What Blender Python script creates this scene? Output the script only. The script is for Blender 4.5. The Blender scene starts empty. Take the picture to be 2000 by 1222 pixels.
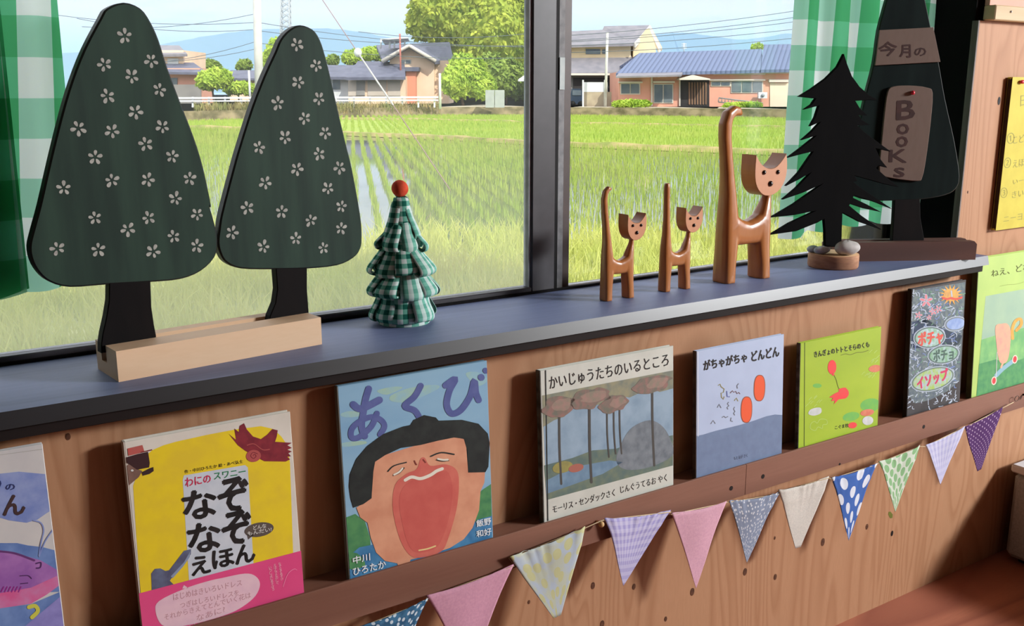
import bpy, math, random
import numpy as np
from mathutils import Vector, Matrix

# ------------------------------------------------------------------ camera, sky, sun, lights
SC = bpy.context.scene
F_PX, PW, PH = 1895.0, 2000, 1222
PITCH = math.atan2(433.0, F_PX)
CAM = Vector((0.0, -1.17, 1.10))
FH = Vector((0.55022, 0.83502, 0.0))          # horizontal viewing direction
RD = Vector((0.83502, -0.55022, 0.0))         # to the viewer's right
FW = FH * math.cos(PITCH) - Vector((0, 0, 1)) * math.sin(PITCH)
UP = FH * math.sin(PITCH) + Vector((0, 0, 1)) * math.cos(PITCH)
cd = bpy.data.cameras.new('camera')
cd.sensor_fit = 'HORIZONTAL'; cd.sensor_width = 36.0
cd.lens = 36.0 * F_PX / PW; cd.clip_start = 0.02; cd.clip_end = 6000
cam = bpy.data.objects.new('camera', cd)
SC.collection.objects.link(cam)
cam.matrix_world = Matrix(((RD.x, UP.x, -FW.x, CAM.x), (RD.y, UP.y, -FW.y, CAM.y), (RD.z, UP.z, -FW.z, CAM.z), (0, 0, 0, 1)))
SC.camera = cam
SC.view_settings.view_transform = 'Standard'
SC.view_settings.look = 'None'
SC.view_settings.gamma = 1.0
SC.view_settings.use_curve_mapping = False
SC.view_settings.exposure = 0.0
SC.cycles.max_bounces = 8
SC.cycles.diffuse_bounces = 3
SC.cycles.glossy_bounces = 3
SC.cycles.transparent_max_bounces = 24
SC.cycles.transmission_bounces = 6
SC.cycles.volume_bounces = 1
SC.cycles.sample_clamp_indirect = 6.0

def make_world():
    w = bpy.data.worlds.new('sky'); SC.world = w; w.use_nodes = True
    nt = w.node_tree; N = nt.nodes; L = nt.links
    for n in list(N): N.remove(n)
    out = N.new('ShaderNodeOutputWorld'); bg = N.new('ShaderNodeBackground')
    tc = N.new('ShaderNodeTexCoord'); sep = N.new('ShaderNodeSeparateXYZ')
    L.new(tc.outputs['Generated'], sep.inputs[0])
    # blue of the clear sky, paler towards the horizon
    ramp = N.new('ShaderNodeValToRGB'); L.new(sep.outputs['Z'], ramp.inputs[0])
    e = ramp.color_ramp.elements
    e[0].position = 0.0; e[0].color = (0.25, 0.38, 0.53, 1)
    e[1].position = 0.55; e[1].color = (0.30, 0.48, 0.92, 1)
    m = e.new(0.07); m.color = (0.17, 0.29, 0.48, 1)
    m = e.new(0.17); m.color = (0.40, 0.56, 0.95, 1)
    # clouds on a flat layer above
    dv = N.new('ShaderNodeVectorMath'); dv.operation = 'DIVIDE'
    ad = N.new('ShaderNodeMath'); ad.operation = 'ADD'; ad.inputs[1].default_value = 0.10
    L.new(sep.outputs['Z'], ad.inputs[0])
    L.new(tc.outputs['Generated'], dv.inputs[0])
    cmb = N.new('ShaderNodeCombineXYZ')
    for k in range(3): L.new(ad.outputs[0], cmb.inputs[k])
    L.new(cmb.outputs[0], dv.inputs[1])
    ns = N.new('ShaderNodeTexNoise'); ns.inputs['Scale'].default_value = 0.9
    ns.inputs['Detail'].default_value = 8; ns.inputs['Roughness'].default_value = 0.55
    L.new(dv.outputs[0], ns.inputs['Vector'])
    cr = N.new('ShaderNodeValToRGB'); L.new(ns.outputs['Fac'], cr.inputs[0])
    cr.color_ramp.elements[0].position = 0.22; cr.color_ramp.elements[0].color = (0, 0, 0, 1)
    cr.color_ramp.elements[1].position = 0.46; cr.color_ramp.elements[1].color = (1, 1, 1, 1)
    # no cloud right down at the horizon
    mr = N.new('ShaderNodeMapRange'); L.new(sep.outputs['Z'], mr.inputs[0])
    mr.inputs[1].default_value = 0.035; mr.inputs[2].default_value = 0.075
    mu = N.new('ShaderNodeMath'); mu.operation = 'MULTIPLY'
    L.new(cr.outputs[0], mu.inputs[0]); L.new(mr.outputs[0], mu.inputs[1])
    mix = N.new('ShaderNodeMix'); mix.data_type = 'RGBA'
    L.new(mu.outputs[0], mix.inputs[0]); L.new(ramp.outputs[0], mix.inputs[6])
    cl = N.new('ShaderNodeValToRGB'); L.new(sep.outputs['Z'], cl.inputs[0])      # sunlit tops higher up are brighter
    cl.color_ramp.elements[0].position = 0.09; cl.color_ramp.elements[0].color = (0.222, 0.222, 0.243, 1)
    cl.color_ramp.elements[1].position = 0.24; cl.color_ramp.elements[1].color = (0.50, 0.50, 0.54, 1)
    dbl = N.new('ShaderNodeVectorMath'); dbl.operation = 'SCALE'; dbl.inputs['Scale'].default_value = 2.0
    L.new(cl.outputs[0], dbl.inputs[0]); L.new(dbl.outputs[0], mix.inputs[7])
    L.new(mix.outputs[2], bg.inputs['Color']); bg.inputs['Strength'].default_value = 1.8
    L.new(bg.outputs[0], out.inputs['Surface'])
make_world()

def lamp(name, kind, energy, loc, direction, color=(1, 1, 1), **kw):
    l = bpy.data.lights.new(name, kind); l.energy = energy; l.color = color
    for k, v in kw.items(): setattr(l, k, v)
    o = bpy.data.objects.new(name, l); SC.collection.objects.link(o)
    o.location = loc; o.rotation_euler = Vector(direction).to_track_quat('-Z', 'Y').to_euler()
    return o
SUN_TO = (-FH * 0.62 + RD * 0.42 + Vector((0, 0, 0.66))).normalized()
lamp('sun', 'SUN', 4.1, (0, -3, 8), -SUN_TO, (1.0, 0.95, 0.84), angle=0.01)
# daylight through the glazed doors at the right-hand end of the room
lamp('door_daylight', 'AREA', 22, (4.3, -1.6, 1.2), (-1, 0.18, -0.08), (0.97, 0.98, 1.0), shape='RECTANGLE', size=1.3, size_y=2.0)
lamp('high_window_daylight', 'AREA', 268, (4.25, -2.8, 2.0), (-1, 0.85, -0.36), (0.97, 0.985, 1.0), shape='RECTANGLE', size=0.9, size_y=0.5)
# weak unseen fill lamp added under the ceiling
lamp('ceiling_fill', 'AREA', 2, (0.6, -2.6, 2.46), (0, 0.0, -1), (1.0, 0.96, 0.9), shape='RECTANGLE', size=1.2, size_y=0.3)

# ------------------------------------------------------------------ rays through the photograph's pixels
def ray(x, y):
    return (RD * (x - PW / 2) + UP * (PH / 2 - y) + FW * F_PX)
def hit(x, y, p0, n):
    d = ray(x, y); t = (Vector(p0) - CAM).dot(n) / d.dot(n)
    return CAM + d * t
def on_z(x, y, z): return hit(x, y, (0, 0, z), Vector((0, 0, 1)))
def on_y(x, y, yy): return hit(x, y, (0, yy, 0), Vector((0, 1, 0)))
def crop(ox, oy, s): return lambda pts: [(ox + a / s, oy + b / s) for a, b in pts]
def far(x, y, d):                                  # a point d metres out along the viewing direction
    r = ray(x, y); return CAM + r * (d / r.dot(FH))
def on_ground(x, y, z): return on_z(x, y, z)

class Frame:
    def __init__(s, o, u, v):
        s.o = Vector(o); s.u = Vector(u).normalized(); s.v = Vector(v).normalized(); s.n = s.u.cross(s.v)
    def px(s, x, y):
        p = hit(x, y, s.o, s.n) - s.o
        return (p.dot(s.u), p.dot(s.v))
    def at(s, u, v, n=0.0): return s.o + s.u * u + s.v * v + s.n * n
    def trace(s, pts): return [s.px(x, y) for x, y in pts]

# ------------------------------------------------------------------ materials
def lin(c):
    return tuple(((v / 255) / 12.92 if v / 255 <= 0.04045 else ((v / 255 + 0.055) / 1.055) ** 2.4) for v in c) + (1.0,)
MATS = {}
def mat(name, c, c2=None, scale=20.0, stretch=(1, 1, 1), rough=0.6, spec=0.3, metal=0.0, bump=0.0, lo=0.35, hi=0.65, detail=4, distort=0.0, coords='Object', transl=0.0, bscale=None):
    """One procedural surface: a noise between two colours, optional bump and translucency."""
    if name in MATS: return MATS[name]
    m = bpy.data.materials.new(name); MATS[name] = m; m.use_nodes = True
    nt = m.node_tree; N = nt.nodes; L = nt.links
    b = N['Principled BSDF']; out = N['Material Output']
    b.inputs['Roughness'].default_value = rough; b.inputs['Metallic'].default_value = metal
    b.inputs['Specular IOR Level'].default_value = spec
    b.inputs['Base Color'].default_value = lin(c)
    csock = None
    if c2 is not None or bump:
        tc = N.new('ShaderNodeTexCoord'); mp = N.new('ShaderNodeMapping'); mp.inputs['Scale'].default_value = stretch
        L.new(tc.outputs[coords], mp.inputs[0])
        ns = N.new('ShaderNodeTexNoise'); ns.inputs['Scale'].default_value = scale; ns.inputs['Detail'].default_value = detail
        ns.inputs['Distortion'].default_value = distort
        L.new(mp.outputs[0], ns.inputs['Vector'])
        if c2 is not None:
            r = N.new('ShaderNodeValToRGB'); L.new(ns.outputs['Fac'], r.inputs[0])
            r.color_ramp.elements[0].position = lo; r.color_ramp.elements[0].color = lin(c)
            r.color_ramp.elements[1].position = hi; r.color_ramp.elements[1].color = lin(c2)
            csock = r.outputs[0]; L.new(csock, b.inputs['Base Color'])
        if bump:
            bp = N.new('ShaderNodeBump'); bp.inputs['Strength'].default_value = bump; bp.inputs['Distance'].default_value = 0.002
            L.new(ns.outputs['Fac'], bp.inputs['Height']); L.new(bp.outputs[0], b.inputs['Normal'])
    if transl:
        t = N.new('ShaderNodeBsdfTranslucent'); t.inputs[0].default_value = lin(c)
        if csock: L.new(csock, t.inputs[0])
        mx = N.new('ShaderNodeMixShader'); mx.inputs[0].default_value = transl
        L.new(b.outputs[0], mx.inputs[1]); L.new(t.outputs[0], mx.inputs[2]); L.new(mx.outputs[0], out.inputs[0])
    return m

def wood(name, c, c2, c3, ring=10.0, stretch=(1, 1, 0.12), rough=0.5, spec=0.3, distort=3.0, fine=1.0, bump=0.1, coat=0.0, coat_rough=0.3):
    """Plywood or plank: stretched distorted rings plus fine fibres."""
    m = bpy.data.materials.new(name); MATS[name] = m; m.use_nodes = True
    nt = m.node_tree; N = nt.nodes; L = nt.links; b = N['Principled BSDF']
    b.inputs['Roughness'].default_value = rough; b.inputs['Specular IOR Level'].default_value = spec
    b.inputs['Coat Weight'].default_value = coat; b.inputs['Coat Roughness'].default_value = coat_rough
    tc = N.new('ShaderNodeTexCoord'); mp = N.new('ShaderNodeMapping'); mp.inputs['Scale'].default_value = stretch
    L.new(tc.outputs['Object'], mp.inputs[0])
    big = N.new('ShaderNodeTexNoise'); big.inputs['Scale'].default_value = ring * 0.35; big.inputs['Detail'].default_value = 2
    big.inputs['Distortion'].default_value = distort * 0.3
    L.new(mp.outputs[0], big.inputs['Vector'])
    ml = N.new('ShaderNodeMath'); ml.operation = 'MULTIPLY'; ml.inputs[1].default_value = ring * 2.2
    L.new(big.outputs['Fac'], ml.inputs[0])
    fr = N.new('ShaderNodeMath'); fr.operation = 'FRACT'; L.new(ml.outputs[0], fr.inputs[0])
    r = N.new('ShaderNodeValToRGB'); L.new(fr.outputs[0], r.inputs[0])
    r.color_ramp.elements[0].color = lin(c); r.color_ramp.elements[0].position = 0.0
    r.color_ramp.elements[1].color = lin(c); r.color_ramp.elements[1].position = 1.0
    e = r.color_ramp.elements.new(0.80); e.color = lin(c2)
    e = r.color_ramp.elements.new(0.35); e.color = lin(c)
    fi = N.new('ShaderNodeTexNoise'); fi.inputs['Scale'].default_value = 240 * fine; fi.inputs['Detail'].default_value = 3
    L.new(mp.outputs[0], fi.inputs['Vector'])
    mx = N.new('ShaderNodeMix'); mx.data_type = 'RGBA'
    mr = N.new('ShaderNodeMapRange'); mr.inputs[1].default_value = 0.4; mr.inputs[2].default_value = 0.75; mr.inputs[4].default_value = 0.5
    L.new(fi.outputs['Fac'], mr.inputs[0]); L.new(mr.outputs[0], mx.inputs[0])
    L.new(r.outputs[0], mx.inputs[6]); mx.inputs[7].default_value = lin(c3)
    L.new(mx.outputs[2], b.inputs['Base Color'])
    if bump:
        bp = N.new('ShaderNodeBump'); bp.inputs['Strength'].default_value = bump; bp.inputs['Distance'].default_value = 0.001
        L.new(fi.outputs['Fac'], bp.inputs['Height']); L.new(bp.outputs[0], b.inputs['Normal'])
    return m

def gingham(name, white, mid_u, mid_v, dark, pitch, rough=0.9, transl=0.5, coords='UV', dens=0.0):
    """Woven check in UV metres."""
    m = bpy.data.materials.new(name); MATS[name] = m; m.use_nodes = True
    nt = m.node_tree; N = nt.nodes; L = nt.links; b = N['Principled BSDF']; out = N['Material Output']
    b.inputs['Roughness'].default_value = rough; b.inputs['Specular IOR Level'].default_value = 0.1
    tc = N.new('ShaderNodeTexCoord'); sp = N.new('ShaderNodeSeparateXYZ'); L.new(tc.outputs[coords], sp.inputs[0])
    def stripe(s):
        a = N.new('ShaderNodeMath'); a.operation = 'DIVIDE'; a.inputs[1].default_value = pitch; L.new(s, a.inputs[0])
        f = N.new('ShaderNodeMath'); f.operation = 'FRACT'; L.new(a.outputs[0], f.inputs[0])
        g = N.new('ShaderNodeMath'); g.operation = 'GREATER_THAN'; g.inputs[1].default_value = 0.5; L.new(f.outputs[0], g.inputs[0])
        return g.outputs[0]
    su, sv = stripe(sp.outputs['X']), stripe(sp.outputs['Y'])
    def mix(f, a, c):
        x = N.new('ShaderNodeMix'); x.data_type = 'RGBA'; L.new(f, x.inputs[0])
        for s, v in ((6, a), (7, c)):
            if isinstance(v, tuple): x.inputs[s].default_value = v
            else: L.new(v, x.inputs[s])
        return x.outputs[2]
    lo = mix(su, lin(white), lin(mid_u)); hi = mix(su, lin(mid_v), lin(dark))
    col = mix(sv, lo, hi)
    L.new(col, b.inputs['Base Color'])
    if transl:
        t = N.new('ShaderNodeBsdfTranslucent'); L.new(col, t.inputs[0])
        mx = N.new('ShaderNodeMixShader'); mx.inputs[0].default_value = transl
        L.new(b.outputs[0], mx.inputs[1]); L.new(t.outputs[0], mx.inputs[2]); L.new(mx.outputs[0], out.inputs[0])
    return m

def dots(name, ground, spot, scale, radius, rand=0.0, ground2=None):
    """Spotted cloth in UV metres (voronoi cells)."""
    m = bpy.data.materials.new(name); MATS[name] = m; m.use_nodes = True
    nt = m.node_tree; N = nt.nodes; L = nt.links; b = N['Principled BSDF']
    b.inputs['Roughness'].default_value = 0.9; b.inputs['Specular IOR Level'].default_value = 0.1
    tc = N.new('ShaderNodeTexCoord'); mp = N.new('ShaderNodeMapping'); mp.inputs['Rotation'].default_value = (0, 0, 0.6)
    L.new(tc.outputs['UV'], mp.inputs[0])
    v = N.new('ShaderNodeTexVoronoi'); v.voronoi_dimensions = '2D'; v.inputs['Scale'].default_value = scale; v.inputs['Randomness'].default_value = rand
    L.new(mp.outputs[0], v.inputs['Vector'])
    lt = N.new('ShaderNodeMath'); lt.operation = 'LESS_THAN'; lt.inputs[1].default_value = radius; L.new(v.outputs['Distance'], lt.inputs[0])
    x = N.new('ShaderNodeMix'); x.data_type = 'RGBA'; L.new(lt.outputs[0], x.inputs[0])
    x.inputs[6].default_value = lin(ground); x.inputs[7].default_value = lin(spot)
    if ground2:
        ns = N.new('ShaderNodeTexNoise'); ns.inputs['Scale'].default_value = scale * 0.9; L.new(tc.outputs['UV'], ns.inputs['Vector'])
        r = N.new('ShaderNodeValToRGB'); L.new(ns.outputs['Fac'], r.inputs[0])
        r.color_ramp.elements[0].position = 0.42; r.color_ramp.elements[0].color = lin(ground)
        r.color_ramp.elements[1].position = 0.58; r.color_ramp.elements[1].color = lin(ground2)
        L.new(r.outputs[0], x.inputs[6])
    L.new(x.outputs[2], b.inputs['Base Color'])
    return m

def glass_mat(name, dust):
    m = bpy.data.materials.new(name); MATS[name] = m; m.use_nodes = True
    nt = m.node_tree; N = nt.nodes; L = nt.links
    for n in list(N): N.remove(n)
    out = N.new('ShaderNodeOutputMaterial'); tr = N.new('ShaderNodeBsdfTransparent'); gl = N.new('ShaderNodeBsdfGlossy')
    gl.inputs['Roughness'].default_value = 0.02; tr.inputs[0].default_value = (0.97, 0.99, 0.98, 1)
    lw = N.new('ShaderNodeFresnel'); lw.inputs[0].default_value = 1.25
    mx = N.new('ShaderNodeMixShader'); L.new(lw.outputs[0], mx.inputs[0]); L.new(tr.outputs[0], mx.inputs[1]); L.new(gl.outputs[0], mx.inputs[2])
    df = N.new('ShaderNodeBsdfTranslucent'); df.inputs[0].default_value = (0.9, 0.92, 0.95, 1)
    m2 = N.new('ShaderNodeMixShader')                      # grime thickens towards the bottom of the pane
    g = N.new('ShaderNodeNewGeometry'); sp = N.new('ShaderNodeSeparateXYZ'); L.new(g.outputs['Position'], sp.inputs[0])
    mr = N.new('ShaderNodeMapRange'); mr.inputs[1].default_value = 1.05; mr.inputs[2].default_value = 0.80
    mr.inputs[3].default_value = dust * 0.25; mr.inputs[4].default_value = dust; L.new(sp.outputs['Z'], mr.inputs[0]); L.new(mr.outputs[0], m2.inputs[0])
    L.new(mx.outputs[0], m2.inputs[1]); L.new(df.outputs[0], m2.inputs[2]); L.new(m2.outputs[0], out.inputs[0])
    return m

# ------------------------------------------------------------------ mesh building
class MB:
    """Collects faces in world metres; build() links them as ONE mesh object."""
    def __init__(s): s.v = []; s.f = []; s.m = []; s.uv = {}; s.mats = []; s.smooth = []
    def mi(s, m):
        if m not in s.mats: s.mats.append(m)
        return s.mats.index(m)
    def add(s, vs, fs, m, smooth=False, uvs=None):
        k = len(s.v); s.v += [tuple(p) for p in vs]; i = s.mi(m)
        for j, f in enumerate(fs):
            s.f.append([k + a for a in f]); s.m.append(i); s.smooth.append(smooth)
            if uvs is not None: s.uv[len(s.f) - 1] = [uvs[a] for a in f]
        return s
    def prism(s, pts, vec, m, smooth=False):
        n = len(pts); vec = Vector(vec); P = [Vector(p) for p in pts]
        nrm = Vector((0, 0, 0))
        for i in range(n): nrm += (P[i] - P[0]).cross(P[(i + 1) % n] - P[0])
        if nrm.dot(vec) > 0: P.reverse()
        Q = [p + vec for p in P]
        fs = [list(range(n)), list(range(2 * n - 1, n - 1, -1))]
        for i in range(n): fs.append([(i + 1) % n, i, n + i, n + (i + 1) % n])
        return s.add(P + Q, fs, m, smooth)
    def box(s, a, b, m, bev=0.0):
        a, b = Vector(a), Vector(b)
        c = (a + b) / 2; h = (b - a) / 2
        return s.obox(c, (1, 0, 0), (0, 1, 0), h.x, h.y, h.z, m, bev)
    def obox(s, c, ux, uy, hx, hy, hz, m, bev=0.0, uz=None):
        c = Vector(c); ux = Vector(ux).normalized(); uy = Vector(uy).normalized(); uz = Vector(uz).normalized() if uz else ux.cross(uy)
        if not bev:
            vs = [c + ux * x * hx + uy * y * hy + uz * z * hz for x in (-1, 1) for y in (-1, 1) for z in (-1, 1)]
            fs = [[0, 1, 3, 2], [4, 6, 7, 5], [0, 4, 5, 1], [2, 3, 7, 6], [0, 2, 6, 4], [1, 5, 7, 3]]
            return s.add(vs, fs, m)
        bev = min(bev, hx * .9, hy * .9, hz * .9)
        vs = []; fs = []; idx = {}
        for x in (-1, 1):
            for y in (-1, 1):
                for z in (-1, 1):
                    for ax in range(3):
                        q = [x * (hx - bev), y * (hy - bev), z * (hz - bev)]
                        q[ax] = (x, y, z)[ax] * (hx, hy, hz)[ax]
                        idx[(x, y, z, ax)] = len(vs); vs.append(c + ux * q[0] + uy * q[1] + uz * q[2])
        for ax in range(3):
            for sg in (-1, 1):
                o = [k for k in range(3) if k != ax]; ring = []
                for a, b2 in ((-1, -1), (1, -1), (1, 1), (-1, 1)):
                    t = [0, 0, 0]; t[ax] = sg; t[o[0]] = a; t[o[1]] = b2; ring.append(idx[(*t, ax)])
                fs.append(ring)
        for ax in range(3):
            o = [k for k in range(3) if k != ax]
            for a in (-1, 1):
                for b2 in (-1, 1):
                    t0 = [0, 0, 0]; t0[ax] = -1; t0[o[0]] = a; t0[o[1]] = b2; t1 = list(t0); t1[ax] = 1
                    fs.append([idx[(*t0, o[0])], idx[(*t1, o[0])], idx[(*t1, o[1])], idx[(*t0, o[1])]])
        for x in (-1, 1):
            for y in (-1, 1):
                for z in (-1, 1): fs.append([idx[(x, y, z, k)] for k in range(3)])
        return s.add(vs, fs, m)
    def tube(s, pts, r, m, seg=8, cap=True, smooth=True):
        P = [Vector(p) for p in pts]; n = len(P); R = r if isinstance(r, (list, tuple)) else [r] * n
        vs = []; fs = []; up = Vector((0.13, 0.27, 0.95)); pu = None
        for i, p in enumerate(P):
            t = (P[min(i + 1, n - 1)] - P[max(i - 1, 0)]).normalized()
            if pu is None:
                pu = t.orthogonal().normalized() if abs(t.dot(up)) > .98 else (up - t * up.dot(t)).normalized()
            pu = (pu - t * pu.dot(t)).normalized(); w = t.cross(pu)
            for k in range(seg):
                a = 2 * math.pi * k / seg; vs.append(p + (pu * math.cos(a) + w * math.sin(a)) * R[i])
        for i in range(n - 1):
            for k in range(seg):
                a, b = i * seg + k, i * seg + (k + 1) % seg; fs.append([a, b, b + seg, a + seg])
        if cap: fs += [list(range(seg - 1, -1, -1)), list(range((n - 1) * seg, n * seg))]
        return s.add(vs, fs, m, smooth)
    def lathe(s, c, prof, m, seg=24, smooth=True, wob=None):
        c = Vector(c); vs = []; fs = []
        for i, (r, z) in enumerate(prof):
            for k in range(seg):
                a = 2 * math.pi * k / seg; q = wob(a, i) if wob else 1
                vs.append(c + Vector((r * q * math.cos(a), r * q * math.sin(a), z)))
        for i in range(len(prof) - 1):
            for k in range(seg):
                a, b = i * seg + k, i * seg + (k + 1) % seg; fs.append([a, b, b + seg, a + seg])
        fs += [list(range(seg - 1, -1, -1)), list(range((len(prof) - 1) * seg, len(prof) * seg))]
        return s.add(vs, fs, m, smooth)
    def ball(s, c, r, m, seg=16, rings=10, sq=(1, 1, 1), rot=0.0, lump=0.0, seed=0):
        c = Vector(c); vs = []; fs = []; rnd = random.Random(seed)
        for i in range(rings + 1):
            th = math.pi * i / rings
            for k in range(seg):
                a = 2 * math.pi * k / seg
                q = 1 + lump * math.sin(3 * a + seed) * math.sin(2 * th + seed * 1.7)
                x, y, z = r * q * math.sin(th) * math.cos(a) * sq[0], r * q * math.sin(th) * math.sin(a) * sq[1], r * q * math.cos(th) * sq[2]
                vs.append(c + Vector((x * math.cos(rot) - y * math.sin(rot), x * math.sin(rot) + y * math.cos(rot), z)))
        for i in range(rings):
            for k in range(seg):
                a, b = i * seg + k, i * seg + (k + 1) % seg; fs.append([a, a + seg, b + seg, b])
        return s.add(vs, fs, m, True)
    def build(s, name, parent=None, kind=None):
        me = bpy.data.meshes.new(name)
        base = Vector((0, 0, 0)); q = parent
        while q is not None: base += q.location; q = q.parent
        vs = [(a - base.x, b - base.y, c - base.z) for a, b, c in s.v]
        me.from_pydata(vs, [], s.f)
        for m in s.mats: me.materials.append(m)
        me.polygons.foreach_set('material_index', s.m)
        me.polygons.foreach_set('use_smooth', s.smooth)
        if s.uv:
            ul = me.uv_layers.new(name='UVMap')
            for p in me.polygons:
                if p.index in s.uv:
                    for li, uvc in zip(p.loop_indices, s.uv[p.index]): ul.data[li].uv = uvc
        me.update()
        o = bpy.data.objects.new(name, me); SC.collection.objects.link(o)
        if parent is not None: o.parent = parent
        if kind: o['kind'] = kind
        return o

def tag(o, label, cat, group=None, kind=None):
    o['label'] = label; o['category'] = cat
    if group: o['group'] = group
    if kind: o['kind'] = kind
    return o
def thing(name, loc, label, cat, group=None):
    o = bpy.data.objects.new(name, None); o.empty_display_size = 0.05
    SC.collection.objects.link(o); o.location = loc
    return tag(o, label, cat, group)

def smooth_loop(pts, k=4, closed=True):
    """Catmull-Rom through 2-D points."""
    n = len(pts); out = []
    for i in range(n if closed else n - 1):
        p0, p1, p2, p3 = (pts[(i - 1) % n] if closed or i > 0 else pts[0]), pts[i], pts[(i + 1) % n], (pts[(i + 2) % n] if closed or i < n - 2 else pts[-1])
        for j in range(k):
            t = j / k
            out.append(tuple(0.5 * ((2 * b) + (-a + c) * t + (2 * a - 5 * b + 4 * c - d) * t * t + (-a + 3 * b - 3 * c + d) * t ** 3) for a, b, c, d in zip(p0, p1, p2, p3)))
    if not closed: out.append(tuple(pts[-1]))
    return out

def slab(mb, fr, uv, n0, n1, m, bev=0.0, m_front=None):
    """A board with the outline uv (in the frame), from depth n0 (back) to n1 (front), edges eased by bev."""
    n = len(uv); a = sum(uv[i][0] * uv[(i + 1) % n][1] - uv[(i + 1) % n][0] * uv[i][1] for i in range(n))
    if a < 0: uv = uv[::-1]
    def inset(d):
        out = []
        for i in range(n):
            p, q, r = Vector(uv[i - 1]), Vector(uv[i]), Vector(uv[(i + 1) % n])
            e1, e2 = (q - p), (r - q)
            n1v = Vector((-e1.y, e1.x)).normalized() if e1.length > 1e-9 else Vector((0, 0)); n2v = Vector((-e2.y, e2.x)).normalized() if e2.length > 1e-9 else n1v
            h = n1v + n2v; l = max(h.dot(n1v), 0.5)
            out.append(q + h * (d / l))
        return out
    rings = []
    if bev: rings = [(inset(bev), n0), (uv, n0 + bev), (uv, n1 - bev), (inset(bev), n1)]
    else: rings = [(uv, n0), (uv, n1)]
    vs = []; fs = []
    for r, d in rings: vs += [fr.at(p[0], p[1], d) for p in r]
    for k in range(len(rings) - 1):
        for i in range(n): fs.append([k * n + i, k * n + (i + 1) % n, (k + 1) * n + (i + 1) % n, (k + 1) * n + i])
    mb.add(vs, fs + [list(range(n - 1, -1, -1))], m)
    k = (len(rings) - 1) * n
    mb.add(vs[k:], [list(range(n))], m_front or m)

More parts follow.
